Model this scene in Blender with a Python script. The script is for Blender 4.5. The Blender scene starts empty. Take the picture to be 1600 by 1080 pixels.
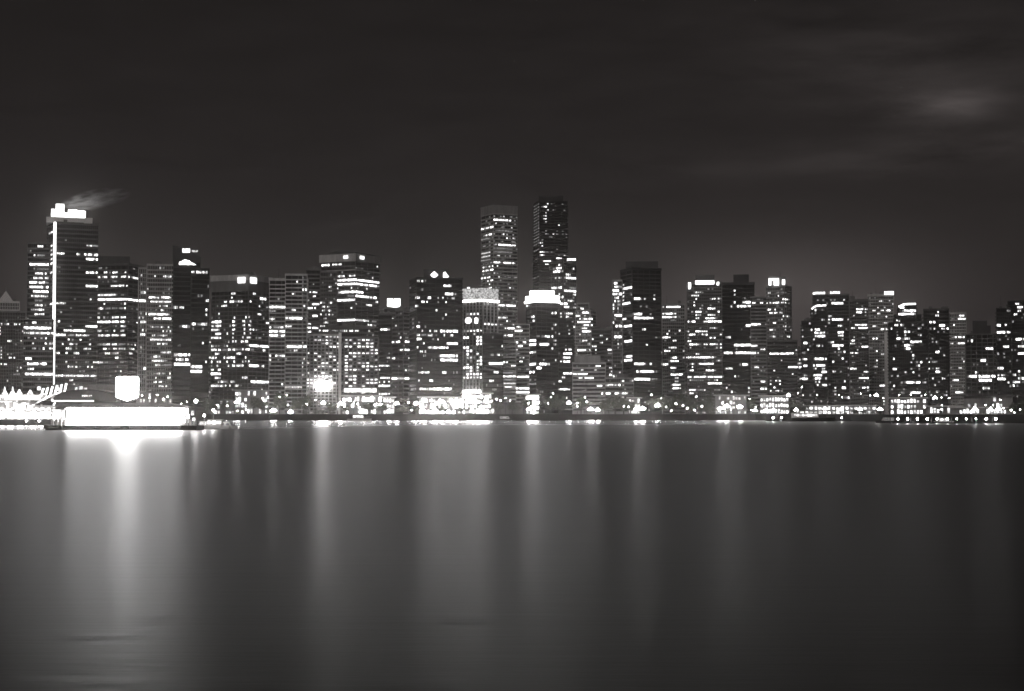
import bpy, math, random
from mathutils import Vector, Matrix
R = math.radians
scene = bpy.context.scene
COL = scene.collection
random.seed(7)

# ------------------------------------------------------------------ camera, sky, fill light, exposure
FPX = 2600.0                     # focal length in pixels of the 1600 wide photograph
PITCH = math.atan(106 / FPX)
CAMZ = 4.0
cam_data = bpy.data.cameras.new("camera")
cam = bpy.data.objects.new("camera", cam_data)
COL.objects.link(cam)
cam_data.sensor_width = 36.0
cam_data.lens = FPX / 1600 * 36.0
cam_data.clip_start = 0.5
cam_data.clip_end = 20000
cam.location = (0, 0, CAMZ)
cam.rotation_euler = (R(90) + PITCH, 0, 0)
scene.camera = cam

FILL_EL, FILL_AZ = R(28), R(200)          # behind the camera, to the left
world = bpy.data.worlds.new("World")
scene.world = world
world.use_nodes = True
wn, wl = world.node_tree.nodes, world.node_tree.links
wn.clear()
def WN(t, **kw):
    n = wn.new(t)
    for k, v in kw.items(): setattr(n, k, v)
    return n
w_out = WN('ShaderNodeOutputWorld'); w_bg = WN('ShaderNodeBackground')
w_sky = WN('ShaderNodeTexSky', sky_type='NISHITA', sun_disc=False, sun_elevation=FILL_EL, sun_rotation=FILL_AZ)
w_bw = WN('ShaderNodeRGBToBW')
wl.new(w_sky.outputs[0], w_bw.inputs[0])
w_tc = WN('ShaderNodeTexCoord'); w_sep = WN('ShaderNodeSeparateXYZ')
wl.new(w_tc.outputs['Generated'], w_sep.inputs[0])
def wmath(op, a, b=None, c=None):
    n = WN('ShaderNodeMath', operation=op)
    for i, v in enumerate((a, b, c)):
        if v is None: continue
        if isinstance(v, (int, float)): n.inputs[i].default_value = v
        else: wl.new(v, n.inputs[i])
    return n.outputs[0]
SX, SY, SZ = w_sep.outputs
# town glow that sits low over the horizon
glow = wmath('MULTIPLY', wmath('EXPONENT', wmath('MULTIPLY', wmath('ABSOLUTE', SZ), -9.0)), 0.05)
# thin night clouds: two soft banks high on the right, broken up by noise
def bank(az, el, wa, we, tilt, amp):
    a = wmath('ARCTAN2', SX, SY); e = wmath('ARCSINE', SZ)
    da = wmath('SUBTRACT', a, az); de = wmath('SUBTRACT', e, el)
    de = wmath('SUBTRACT', de, wmath('MULTIPLY', da, tilt))
    q = wmath('ADD', wmath('POWER', wmath('DIVIDE', da, wa), 2.0), wmath('POWER', wmath('DIVIDE', de, we), 2.0))
    return wmath('MULTIPLY', wmath('EXPONENT', wmath('MULTIPLY', q, -1.0)), amp)
w_map = WN('ShaderNodeMapping'); w_map.inputs['Scale'].default_value = (9, 9, 46)
wl.new(w_tc.outputs['Generated'], w_map.inputs[0])
w_noise = WN('ShaderNodeTexNoise'); w_noise.inputs['Scale'].default_value = 1.6
w_noise.inputs['Detail'].default_value = 5; w_noise.inputs['Roughness'].default_value = .55
wl.new(w_map.outputs[0], w_noise.inputs[0])
nz = w_noise.outputs[0]
def azel(px, py):
    return math.atan((px - 800) / FPX), math.atan((646 - py) / FPX)
b1 = bank(*azel(1488, 178), .026, .0085, .06, .26)
b2 = bank(*azel(1470, 248), .13, .010, .05, .10)
b3 = bank(*azel(1430, 120), .10, .030, -.1, .07)
b4 = bank(*azel(1235, 470), .085, .032, 0, .34)  # glow of lit haze between the towers, put into the sky colour
b5 = bank(*azel(60, 460), .11, .040, 0, .10)
cl = wmath('ADD', wmath('ADD', b1, b2), b3)
cl = wmath('MULTIPLY', cl, wmath('MULTIPLY_ADD', nz, 3.0, -0.62))
base = wmath('MULTIPLY_ADD', w_bw.outputs[0], 0.012, 0.042)
veil = wmath('MULTIPLY', wmath('SUBTRACT', nz, .5), .05)
tot = wmath('ADD', wmath('ADD', wmath('ADD', base, glow), wmath('ADD', cl, veil)), wmath('ADD', b4, b5))
w_tint = WN('ShaderNodeMix', data_type='RGBA', blend_type='MULTIPLY')
w_tint.inputs[0].default_value = 1.0
w_cmb = WN('ShaderNodeCombineColor')
for i in range(3): wl.new(tot, w_cmb.inputs[i])
wl.new(w_cmb.outputs[0], w_tint.inputs[6])
w_tint.inputs[7].default_value = (1.13, .985, .96, 1)
wl.new(w_tint.outputs[2], w_bg.inputs[0])
w_bg.inputs[1].default_value = 0.15
wl.new(w_bg.outputs[0], w_out.inputs[0])

sun_data = bpy.data.lights.new("facade_fill_light", 'SUN')  # added light that brightens the facades; there is no moon
sun_data.energy = 0.6
sun_data.angle = R(12)
sun_data.color = (1, .94, .90)
sun = bpy.data.objects.new("facade_fill_light", sun_data)
COL.objects.link(sun)
sd = Vector((math.sin(FILL_AZ) * math.cos(FILL_EL), math.cos(FILL_AZ) * math.cos(FILL_EL), math.sin(FILL_EL)))
sun.rotation_euler = sd.to_track_quat('Z', 'Y').to_euler()

vs = scene.view_settings
vs.view_transform = 'Standard'; vs.look = 'None'; vs.exposure = 0.0; vs.gamma = 1.0
vs.use_curve_mapping = False
cy = scene.cycles
cy.use_denoising = True
cy.denoiser = 'OPENIMAGEDENOISE'
cy.max_bounces = 4; cy.diffuse_bounces = 2; cy.glossy_bounces = 2; cy.transmission_bounces = 2
cy.volume_bounces = 0; cy.transparent_max_bounces = 4
cy.use_light_tree = True
cy.sample_clamp_indirect = 4.0
cy.filter_width = 1.6            # the slightly soft look of the film
cy.caustics_reflective = False; cy.caustics_refractive = False

# ------------------------------------------------------------------ materials
def nodemat(name):
    m = bpy.data.materials.new(name); m.use_nodes = True
    m.node_tree.nodes.clear()
    return m, m.node_tree.nodes, m.node_tree.links
def wall_mat(name, val, rough=.85, var=.35, scale=.25, metal=0.0):
    m, n, l = nodemat(name)
    o = n.new('ShaderNodeOutputMaterial'); p = n.new('ShaderNodeBsdfPrincipled')
    tc = n.new('ShaderNodeTexCoord'); mp = n.new('ShaderNodeMapping')
    mp.inputs['Scale'].default_value = (scale, scale, scale * .22)       # rain streaks run down
    nt = n.new('ShaderNodeTexNoise'); nt.inputs['Scale'].default_value = 1.0
    nt.inputs['Detail'].default_value = 6; nt.inputs['Roughness'].default_value = .65
    cr = n.new('ShaderNodeValToRGB')
    lo, hi = val * (1 - var), val * (1 + var * .6)
    cr.color_ramp.elements[0].position = .3; cr.color_ramp.elements[1].position = .7
    cr.color_ramp.elements[0].color = (lo * 1.02, lo, lo * .99, 1)
    cr.color_ramp.elements[1].color = (hi * 1.02, hi, hi * .99, 1)
    l.new(tc.outputs['Object'], mp.inputs[0]); l.new(mp.outputs[0], nt.inputs[0])
    l.new(nt.outputs[0], cr.inputs[0]); l.new(cr.outputs[0], p.inputs['Base Color'])
    p.inputs['Roughness'].default_value = rough; p.inputs['Metallic'].default_value = metal
    l.new(p.outputs[0], o.inputs[0])
    return m
def emit_mat(name, strength, col=(1, .985, .98)):
    m, n, l = nodemat(name)
    o = n.new('ShaderNodeOutputMaterial'); e = n.new('ShaderNodeEmission')
    e.inputs[0].default_value = (*col, 1); e.inputs[1].default_value = strength
    l.new(e.outputs[0], o.inputs[0])
    return m
def plain_mat(name, val, rough=.5, metal=0.0, spec=.5):
    m, n, l = nodemat(name)
    o = n.new('ShaderNodeOutputMaterial'); p = n.new('ShaderNodeBsdfPrincipled')
    p.inputs['Base Color'].default_value = (val * 1.01, val, val * .99, 1)
    p.inputs['Roughness'].default_value = rough; p.inputs['Metallic'].default_value = metal
    p.inputs['Specular IOR Level'].default_value = spec
    l.new(p.outputs[0], o.inputs[0])
    return m
M = {
    'black': wall_mat('black_cladding', .018, .6), 'dark': wall_mat('dark_stone', .05), 'mid': wall_mat('brown_concrete', .14),
    'grey': wall_mat('grey_concrete', .30), 'light': wall_mat('pale_concrete', .50), 'white': wall_mat('white_paint', .78, .6, .1),
    'glass': plain_mat('dark_glass', .012, .12), 'metal': plain_mat('dark_metal', .06, .45, .8), 'steel': plain_mat('pale_metal', .5, .4, .6),
    'bark': wall_mat('bark', .05, .95), 'seawall': wall_mat('seawall_stone', .03, .9, .5, .6), 'hull': plain_mat('dark_hull_paint', .02, .35),
    'whitehull': plain_mat('white_hull_paint', .75, .3), 'letter': plain_mat('dark_letter', .05, .6), 'timber': wall_mat('dock_timber', .09, .9, .4, 1.2),
}
def room_mat(name, strength):
    '''a lit room seen through its window: lamps, blinds and furniture make it uneven'''
    m, n, l = nodemat(name)
    o = n.new('ShaderNodeOutputMaterial'); e = n.new('ShaderNodeEmission'); g = n.new('ShaderNodeNewGeometry')
    mp = n.new('ShaderNodeMapping'); mp.inputs['Scale'].default_value = (.62, .62, .9)
    nt = n.new('ShaderNodeTexNoise'); nt.inputs['Scale'].default_value = 1; nt.inputs['Detail'].default_value = 3; nt.inputs['Roughness'].default_value = .6
    mr = n.new('ShaderNodeMapRange'); mr.inputs['From Min'].default_value = .36; mr.inputs['From Max'].default_value = .64
    mr.inputs['To Min'].default_value = .18 * strength; mr.inputs['To Max'].default_value = 1.75 * strength
    l.new(g.outputs['Position'], mp.inputs[0]); l.new(mp.outputs[0], nt.inputs[0]); l.new(nt.outputs[0], mr.inputs[0]); l.new(mr.outputs[0], e.inputs[1])
    e.inputs[0].default_value = (1, .985, .98, 1)
    l.new(e.outputs[0], o.inputs[0]); m.cycles.emission_sampling = 'NONE'; return m
E = {'d': room_mat('dim_lit_window', .3), 'm': room_mat('lit_window', .85), 'b': room_mat('bright_lit_window', 2.1),
     '!': room_mat('brightest_lit_window', 4.0), 'f': emit_mat('floodlight', 48.0), 'lamp': emit_mat('lamp_globe_light', 190.0), 'lamp2': emit_mat('dimmer_lamp_globe_light', 60.0),
     'sign': emit_mat('backlit_sign', 3.0), 'lantern': emit_mat('lantern_light', 9.0), 'shield': emit_mat('shield_light', 20.0), 'fascia': emit_mat('backlit_fascia', 25.0), 'strip': emit_mat('light_strip', 3.0),
     'crown': room_mat('glowing_crown_wall', .5)}
def leaf_mat(name, val):
    m, n, l = nodemat(name)
    o = n.new('ShaderNodeOutputMaterial'); p = n.new('ShaderNodeBsdfPrincipled')
    g = n.new('ShaderNodeNewGeometry'); cr = n.new('ShaderNodeValToRGB')
    cr.color_ramp.elements[0].color = (val * .5, val * .55, val * .4, 1); cr.color_ramp.elements[1].color = (val * 1.4, val * 1.5, val * 1.2, 1)
    l.new(g.outputs['Random Per Island'], cr.inputs[0]); l.new(cr.outputs[0], p.inputs['Base Color'])
    p.inputs['Roughness'].default_value = .7
    l.new(p.outputs[0], o.inputs[0])
    return m
M['leaf'] = leaf_mat('leaf', .07); M['needle'] = leaf_mat('needle', .035)

# ------------------------------------------------------------------ helpers
def ray(px, py):
    v = Vector(((px - 800) / FPX, (540 - py) / FPX, -1.0))
    return Matrix.Rotation(R(90) + PITCH, 3, 'X') @ v
def P(px, py, Y):
    r = ray(px, py); t = Y / r.y
    return Vector((r.x * t, Y, CAMZ + r.z * t))
def link(o, parent=None):
    COL.objects.link(o)
    if parent is not None: o.parent = parent
    return o
def tag(o, label=None, cat=None, group=None, kind=None):
    if label: o['label'] = label
    if cat: o['category'] = cat
    if group: o['group'] = group
    if kind: o['kind'] = kind
    return o
def thing(name, label, cat, loc, rz=0.0, group=None):
    o = bpy.data.objects.new(name, None); o.empty_display_size = .5
    o.location = loc; o.rotation_euler = (0, 0, rz)
    link(o); return tag(o, label, cat, group)
class MB:
    """collects boxes, tubes, prisms; build() links them as ONE mesh object"""
    def __init__(s): s.v, s.f, s.mi = [], [], []
    def box(s, x0, x1, y0, y1, z0, z1, M4=None, mi=0):
        b = len(s.v)
        pts = [(x0, y0, z0), (x1, y0, z0), (x1, y1, z0), (x0, y1, z0), (x0, y0, z1), (x1, y0, z1), (x1, y1, z1), (x0, y1, z1)]
        if M4 is not None: pts = [tuple(M4 @ Vector(p)) for p in pts]
        s.v += pts
        s.f += [(b, b+3, b+2, b+1), (b+4, b+5, b+6, b+7), (b, b+1, b+5, b+4), (b+1, b+2, b+6, b+5), (b+2, b+3, b+7, b+6), (b+3, b, b+4, b+7)]
        s.mi += [mi] * 6; return s
    def tube(s, p0, p1, r0, r1=None, n=8, mi=0):
        r1 = r0 if r1 is None else r1
        p0, p1 = Vector(p0), Vector(p1); d = (p1 - p0).normalized()
        a = d.orthogonal().normalized(); c = d.cross(a); b = len(s.v)
        for p, r in ((p0, r0), (p1, r1)):
            for i in range(n):
                t = 2 * math.pi * i / n
                s.v.append(tuple(p + a * (r * math.cos(t)) + c * (r * math.sin(t))))
        for i in range(n):
            j = (i + 1) % n; s.f.append((b+i, b+j, b+n+j, b+n+i)); s.mi.append(mi)
        s.f += [tuple(b + n - 1 - i for i in range(n)), tuple(b + n + i for i in range(n))]; s.mi += [mi, mi]; return s
    def prism(s, prof, y0, y1, M4=None, mi=0):
        """profile in x,z swept along y"""
        n = len(prof); b = len(s.v)
        pts = [(x, y0, z) for x, z in prof] + [(x, y1, z) for x, z in prof]
        if M4 is not None: pts = [tuple(M4 @ Vector(p)) for p in pts]
        s.v += pts
        for i in range(n):
            j = (i + 1) % n; s.f.append((b+i, b+j, b+n+j, b+n+i)); s.mi.append(mi)
        s.f += [tuple(b + i for i in reversed(range(n))), tuple(b + n + i for i in range(n))]; s.mi += [mi, mi]; return s
    def lathe(s, prof, cx=0, cy=0, n=12, mi=0):
        b = len(s.v)
        for r, z in prof:
            for i in range(n):
                t = 2 * math.pi * i / n; s.v.append((cx + r * math.cos(t), cy + r * math.sin(t), z))
        for k in range(len(prof) - 1):
            for i in range(n):
                j = (i + 1) % n; s.f.append((b+k*n+i, b+k*n+j, b+(k+1)*n+j, b+(k+1)*n+i)); s.mi.append(mi)
        s.f += [tuple(b + n - 1 - i for i in range(n)), tuple(b + (len(prof) - 1) * n + i for i in range(n))]; s.mi += [mi, mi]; return s
    def quad(s, pts, mi=0):
        b = len(s.v); s.v += [tuple(p) for p in pts]; s.f.append(tuple(range(b, b + len(pts)))); s.mi.append(mi); return s
    def mesh(s, name, mats):
        me = bpy.data.meshes.new(name); me.from_pydata(s.v, [], s.f)
        for m in (mats if isinstance(mats, (list, tuple)) else [mats]):
            if m: me.materials.append(m)
        if isinstance(mats, (list, tuple)) and len(mats) > 1: me.polygons.foreach_set('material_index', s.mi)
        me.update(); return me
    def build(s, name, mats, parent=None):
        return link(bpy.data.objects.new(name, s.mesh(name, mats)), parent)
# one window box per brightness, shared by every lit window
E['F'] = emit_mat('flooded_shop_window', 30.0)
WIN = {k: MB().box(-.5, .5, -.03, .03, -.5, .5).mesh('lit_window', E[k]) for k in ('d', 'm', 'b', '!', 'F')}

# ------------------------------------------------------------------ setting: water, ground
GZ = 3.2
def water():
    b = MB()
    xs = [-3000, 3000]; 
    b.quad([(-3000, -45, 0), (3000, -45, 0), (3000, 1100, 0), (-3000, 1100, 0)])
    m, n, l = nodemat('harbour_water')
    o = n.new('ShaderNodeOutputMaterial'); p = n.new('ShaderNodeBsdfPrincipled')
    p.inputs['Base Color'].default_value = (.010, .0095, .0095, 1)
    p.inputs['IOR'].default_value = 1.333
    p.inputs['Anisotropic'].default_value = .55          # swell running along the harbour
    tg = n.new('ShaderNodeCombineXYZ'); tg.inputs[0].default_value = 1.0
    l.new(tg.outputs[0], p.inputs['Tangent'])
    g = n.new('ShaderNodeNewGeometry'); sep = n.new('ShaderNodeSeparateXYZ'); l.new(g.outputs['Position'], sep.inputs[0])
    # long wind lanes lie across the harbour; the lee below the town is calm
    mp = n.new('ShaderNodeMapping'); mp.inputs['Scale'].default_value = (.006, .06, 1)
    l.new(g.outputs['Position'], mp.inputs[0])
    nt = n.new('ShaderNodeTexNoise'); nt.inputs['Scale'].default_value = 1; nt.inputs['Detail'].default_value = 9; nt.inputs['Roughness'].default_value = .78
    l.new(mp.outputs[0], nt.inputs[0])
    ed = n.new('ShaderNodeMapRange'); ed.interpolation_type = 'SMOOTHSTEP'; ed.inputs['From Min'].default_value = -90; ed.inputs['From Max'].default_value = -20; ed.inputs['To Max'].default_value = 190
    l.new(sep.outputs[0], ed.inputs[0])
    ys = n.new('ShaderNodeMath'); ys.operation = 'SUBTRACT'; l.new(sep.outputs[1], ys.inputs[0]); l.new(ed.outputs[0], ys.inputs[1])
    mr = n.new('ShaderNodeMapRange'); mr.inputs['From Min'].default_value = 385; mr.inputs['From Max'].default_value = 425
    mr.inputs['To Min'].default_value = .285; mr.inputs['To Max'].default_value = .24; mr.interpolation_type = 'SMOOTHSTEP'
    l.new(ys.outputs[0], mr.inputs[0])
    ma = n.new('ShaderNodeMath'); ma.operation = 'MULTIPLY_ADD'; ma.inputs[1].default_value = .014; 
    su = n.new('ShaderNodeMath'); su.operation = 'SUBTRACT'; su.inputs[1].default_value = .5
    l.new(nt.outputs[0], su.inputs[0]); l.new(su.outputs[0], ma.inputs[0]); l.new(mr.outputs[0], ma.inputs[2])
    # the open reach to the right is ruffled by wind
    rf = n.new('ShaderNodeMath'); rf.operation = 'MULTIPLY_ADD'; rf.inputs[1].default_value = -.1; l.new(sep.outputs[1], rf.inputs[0]); l.new(sep.outputs[0], rf.inputs[2])
    rr = n.new('ShaderNodeMapRange'); rr.interpolation_type = 'SMOOTHSTEP'; rr.inputs['From Min'].default_value = -25; rr.inputs['From Max'].default_value = 35; rr.inputs['To Max'].default_value = .05
    l.new(rf.outputs[0], rr.inputs[0])
    rs = n.new('ShaderNodeMath'); rs.operation = 'ADD'; l.new(ma.outputs[0], rs.inputs[0]); l.new(rr.outputs[0], rs.inputs[1])
    l.new(rs.outputs[0], p.inputs['Roughness'])
    mp2 = n.new('ShaderNodeMapping'); mp2.inputs['Scale'].default_value = (.10, .75, 1)
    l.new(g.outputs['Position'], mp2.inputs[0])
    n2 = n.new('ShaderNodeTexNoise'); n2.inputs['Scale'].default_value = 1.0; n2.inputs['Detail'].default_value = 6; n2.inputs['Roughness'].default_value = .78
    l.new(mp2.outputs[0], n2.inputs[0])
    bp = n.new('ShaderNodeBump'); bp.inputs['Strength'].default_value = .35; bp.inputs['Distance'].default_value = .048
    l.new(n2.outputs[0], bp.inputs['Height']); l.new(bp.outputs[0], p.inputs['Normal'])
    l.new(p.outputs[0], o.inputs[0])
    tag(b.build('water', m), kind='structure')
water()
# shoreline (photo column, distance)
SHORE = [(-900, 905), (-200, 905), (330, 930), (420, 946), (1180, 946), (1290, 930), (1360, 800), (1420, 735), (1560, 690), (1640, 640), (2600, 600)]
SH = [((px - 800) / FPX * Y, Y) for px, Y in SHORE]
def shore_y(x):
    for (x0, y0), (x1, y1) in zip(SH, SH[1:]):
        if x0 <= x <= x1: return y0 + (y1 - y0) * (x - x0) / (x1 - x0)
    return 920
def ground():
    b = MB()
    pts = [(-2800, SH[0][1])] + SH + [(2800, SH[-1][1])]
    for (x0, y0), (x1, y1) in zip(pts, pts[1:]):
        b.quad([(x0, y0 + .6, GZ), (x1, y1 + .6, GZ), (x1, 6000, GZ), (x0, 6000, GZ)])
    tag(b.build('ground', wall_mat('town_ground', .06, .95, .4, .05)), kind='structure')
    # promenade pavement strip along the wall
    b = MB()
    for (x0, y0), (x1, y1) in zip(pts, pts[1:]):
        b.quad([(x0, y0 + 1.2, GZ + .12), (x1, y1 + 1.2, GZ + .12), (x1, y1 + 7, GZ + .12), (x0, y0 + 7, GZ + .12)])
    tag(b.build('promenade_pavement', wall_mat('pavement', .22, .9, .25, .4)), kind='structure')
    b = MB()
    for (x0, y0), (x1, y1) in zip(pts, pts[1:]):
        b.quad([(x0, y0 + 22, GZ + .006), (x1, y1 + 22, GZ + .006), (x1, y1 + 34, GZ + .006), (x0, y0 + 34, GZ + .006)])
    tag(b.build('shore_road', wall_mat('asphalt', .05, .9, .3, .4)), kind='structure')
    b = MB()
    for (x0, y0), (x1, y1) in zip(pts, pts[1:]):
        b.v += [(x0, y0 - .5, -1.0), (x1, y1 - .5, -1.0), (x1, y1, GZ + .35), (x0, y0, GZ + .35), (x1, y1 + .8, GZ + .35), (x0, y0 + .8, GZ + .35), (x1, y1 + .8, -1.0), (x0, y0 + .8, -1.0)]
        k = len(b.v) - 8
        b.f += [(k, k+1, k+2, k+3), (k+3, k+2, k+4, k+5), (k+5, k+4, k+6, k+7)]; b.mi += [0] * 3
    tag(b.build('seawall', M['seawall']), 'long dark stone seawall along the foot of the skyline', 'wall')
ground()

# ------------------------------------------------------------------ towers
class Block:
    def __init__(s, d, xl, xc, xr, top, fl=6.5, bay=4.0, style='band', wall='grey', par=2.0, lit='', rnd=(.015, .03), base=None, depth=None, sf=None, pier=1, region=None):
        s.par_px = par
        ref = (top + 640) / 2
        kof = lambda px: (lambda r: r.x / r.y)(ray(px, ref))
        s.front = xc is None
        if s.front:
            s.xc = xr; kc, kl = kof(xr), kof(xl)
            s.a = math.atan(kof((xl + xr) / 2)); Cx, Cy = kc * d, d
            s.L = (Cx - kl * Cy) / (math.cos(s.a) + kl * math.sin(s.a))
            s.Rr = depth or max(14, min(38, s.L * .9))
        else:
            s.xc = xc; kc, kl, kr = kof(xc), kof(xl), kof(xr)
            s.a = min(R(79), max(R(11), math.atan2(xr - xc, xc - xl))) + math.atan(kof((xl+xr)/2))
            Cx, Cy = kc * d, d
            s.L = (Cx - kl * Cy) / (math.cos(s.a) + kl * math.sin(s.a))
            s.Rr = (kr * Cy - Cx) / (math.sin(s.a) - kr * math.cos(s.a))
            if s.a - math.atan(kof((xl+xr)/2)) > R(78) or s.L < 4: pass
        s.C = Vector((Cx, Cy, GZ)); s.d = d
        s.W = Matrix.Translation(s.C) @ Matrix.Rotation(-s.a, 4, 'Z')
        s.Wi = s.W.inverted()
        s.mpp = d / FPX
        s.H = P(s.xc, top, d).z - GZ
        s.Hbase = 0.0 if base is None else P(s.xc, base, d).z - GZ
        bay *= .74
        s.fh = fl * s.mpp
        s.par = par * s.mpp
        s.nrow = max(1, int((s.H - s.Hbase - s.par) / s.fh))
        s.nL = max(1, round((s.xc - xl) / bay)); s.nR = max(1, round(((xr - xc) if not s.front else s.Rr / s.mpp * .8) / bay))
        s.sf = sf if sf is not None else {'band': .38, 'grid': .34, 'slab': .14, 'pier': .16, 'dark': .22}[style]
        s.style, s.wall, s.pier, s.lit, s.rnd, s.xl, s.xr, s.top = style, wall, pier, lit, rnd, xl, xr, top
        s.cells = {}
    def hit(s, px, py):
        """pixel -> (face, u 0..1, z) on the block"""
        r = s.Wi.to_3x3() @ ray(px, py); o = s.Wi @ Vector((0, 0, CAMZ))
        if px <= s.xc + .01 or s.front:
            t = -o.y / r.y; p = o + r * t; return 'L', (p.x + s.L) / s.L, p.z
        t = -o.x / r.x; p = o + r * t; return 'R', p.y / s.Rr, p.z
    def cell(s, px, py):
        f, u, z = s.hit(px, py); n = s.nL if f == 'L' else s.nR
        return f, max(0, min(n - 1, int(u * n))), int((s.H - s.par - z) / s.fh // 1)
    def light(s):
        for row in s.lit.split():
            y, xs = row.split(':'); y = float(y)
            for it in xs.split(','):
                lv = 'b'
                if it[-1] in 'dm!': lv, it = it[-1], it[:-1]
                if '-' in it: x0, x1 = map(float, it.split('-'))
                else: x0 = float(it) - 1.0; x1 = float(it) + 1.0
                for face in ('L', 'R'):
                    if face == 'R' and s.front: continue
                    lo, hi = (max(x0, s.xl), min(x1, s.xc)) if face == 'L' else (max(x0, s.xc + .02), min(x1, s.xr))
                    if hi - lo < .3: continue
                    n = s.nL if face == 'L' else s.nR
                    rr = s.cell((lo + hi) / 2, y)[2]
                    if not 0 <= rr < s.nrow: continue
                    for i in range(n):
                        if face == 'L': xw = -s.L + (i + .5) * s.L / n; w = s.W @ Vector((xw, 0, s.H * .5))
                        else: w = s.W @ Vector((0, (i + .5) * s.Rr / n, s.H * .5))
                        pxi = 800 + FPX * w.x / w.y
                        lean = ray(800 + 100, y); 
                        rr0 = ray(pxi, (s.top + 640) / 2); k = w.x / w.y
                        # column that shows at k at this height
                        ry = ray(800, y); pxi = 800 + k * ry.y * FPX
                        half = abs((s.xc - s.xl) / n if face == 'L' else (s.xr - s.xc) / n) * .5
                        if lo - half * .55 <= pxi <= hi + half * .55:
                            if hi - lo < 3 and abs(pxi - (lo + hi) / 2) > half * 1.05: continue
                            s.cells[(face, i, rr)] = lv
        p1, p2 = s.rnd
        if s.style in ('slab', 'grid'): p1, p2 = p1 + .012, p2 + .03
        for f, n in (('L', s.nL), ('R', s.nR)):
            if s.front and f == 'R': n = s.nR
            for i in range(n):
                for r in range(s.nrow):
                    if (f, i, r) in s.cells: continue
                    t = random.random()
                    if t < p1: s.cells[(f, i, r)] = random.choice('bmm')
                    elif t < p1 + p2: s.cells[(f, i, r)] = 'd'
    def build(s, root, Mi):
        """Mi: world -> root.  wall mesh, glass, lit windows"""
        T = Mi @ s.W; L, D, H, fh = s.L, s.Rr, s.H, s.fh
        hb = s.Hbase
        MB().box(-L, 0, 0, D, hb, H - .3, T).build('unlit_window', M['glass'], root)['kind'] = 'stuff'
        w = MB(); e = .28
        zt = H - s.par
        w.box(-L - e - .1, e + .1, -e - .1, D + e + .1, zt, H, T)                      # parapet
        for r in range(1, s.nrow + 1):
            z1 = zt - r * fh + (s.sf * fh if s.style != 'slab' else .25 * s.sf * fh)
            z1 = zt - r * fh
            pe = e if s.style != 'slab' else .95
            w.box(-L - pe, pe, -pe, D + pe, z1 - s.sf * fh * .5, z1 + s.sf * fh * .5, T)
        zlow = zt - s.nrow * fh - s.sf * fh * .5
        if zlow - hb > .3: w.box(-L - e - .05, e + .05, -e - .05, D + e + .05, hb, zlow, T)
        zb0 = zlow + .01
        if s.style in ('grid', 'pier', 'dark', 'slab', 'band'):
            pf = {'grid': .26, 'pier': .34, 'dark': .10, 'slab': .12, 'band': .09}[s.style]; pe = {'grid': .36, 'pier': .5, 'dark': .2, 'slab': .4, 'band': .2}[s.style]
            step = s.pier
            for n, ln, fx in ((s.nL, L, 'L'), (s.nR, D, 'R')):
                bw = ln / n; hw = bw * pf * .5
                for i in range(0, n + 1, step):
                    c = i * bw
                    c0, c1 = c - hw, c + hw
                    if i == 0 or i >= n - step + 1 and i == n: c0, c1 = c - hw - .12, c + hw + .12
                    if fx == 'L':
                        w.box(-L + c0, -L + c1, -pe, .1, zb0, zt - .01, T); w.box(-L + c0, -L + c1, D - .1, D + pe, zb0, zt - .01, T)
                    else:
                        w.box(-.1, pe + .013, c0, c1, zb0, zt - .01, T); w.box(-L - pe - .013, -L + .1, c0, c1, zb0, zt - .01, T)
        w.build('facade', M[s.wall], root)
        s.light()
        out = []
        for (f, i, r), lv in s.cells.items():
            zc = zt - (r + .5) * fh; hgt = fh * (1 - s.sf) * .74
            n, ln = (s.nL, L) if f == 'L' else (s.nR, D)
            bw = ln / n; wd = bw * (.94 if s.style in ('band', 'slab', 'dark') else .80)
            if lv in 'db': wd *= random.uniform(.62, 1.0); hgt *= random.uniform(.68, 1.0)
            else: wd *= random.uniform(.86, 1.0); hgt *= random.uniform(.84, 1.0)
            q = random.random()
            if lv == 'b' and q < .26: lv = 'm'
            elif lv == '!' and q < .3:
                lv = 'b'
                if q < .08: lv = 'd'
            if f == 'L': m = T @ Matrix.Translation((-L + (i + .5) * bw, -.12, zc))
            else: m = T @ Matrix.Translation((.12, (i + .5) * bw, zc)) @ Matrix.Rotation(R(90), 4, 'Z')
            out.append((lv, m, wd, hgt))
        return out
NWIN = [0]
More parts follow.
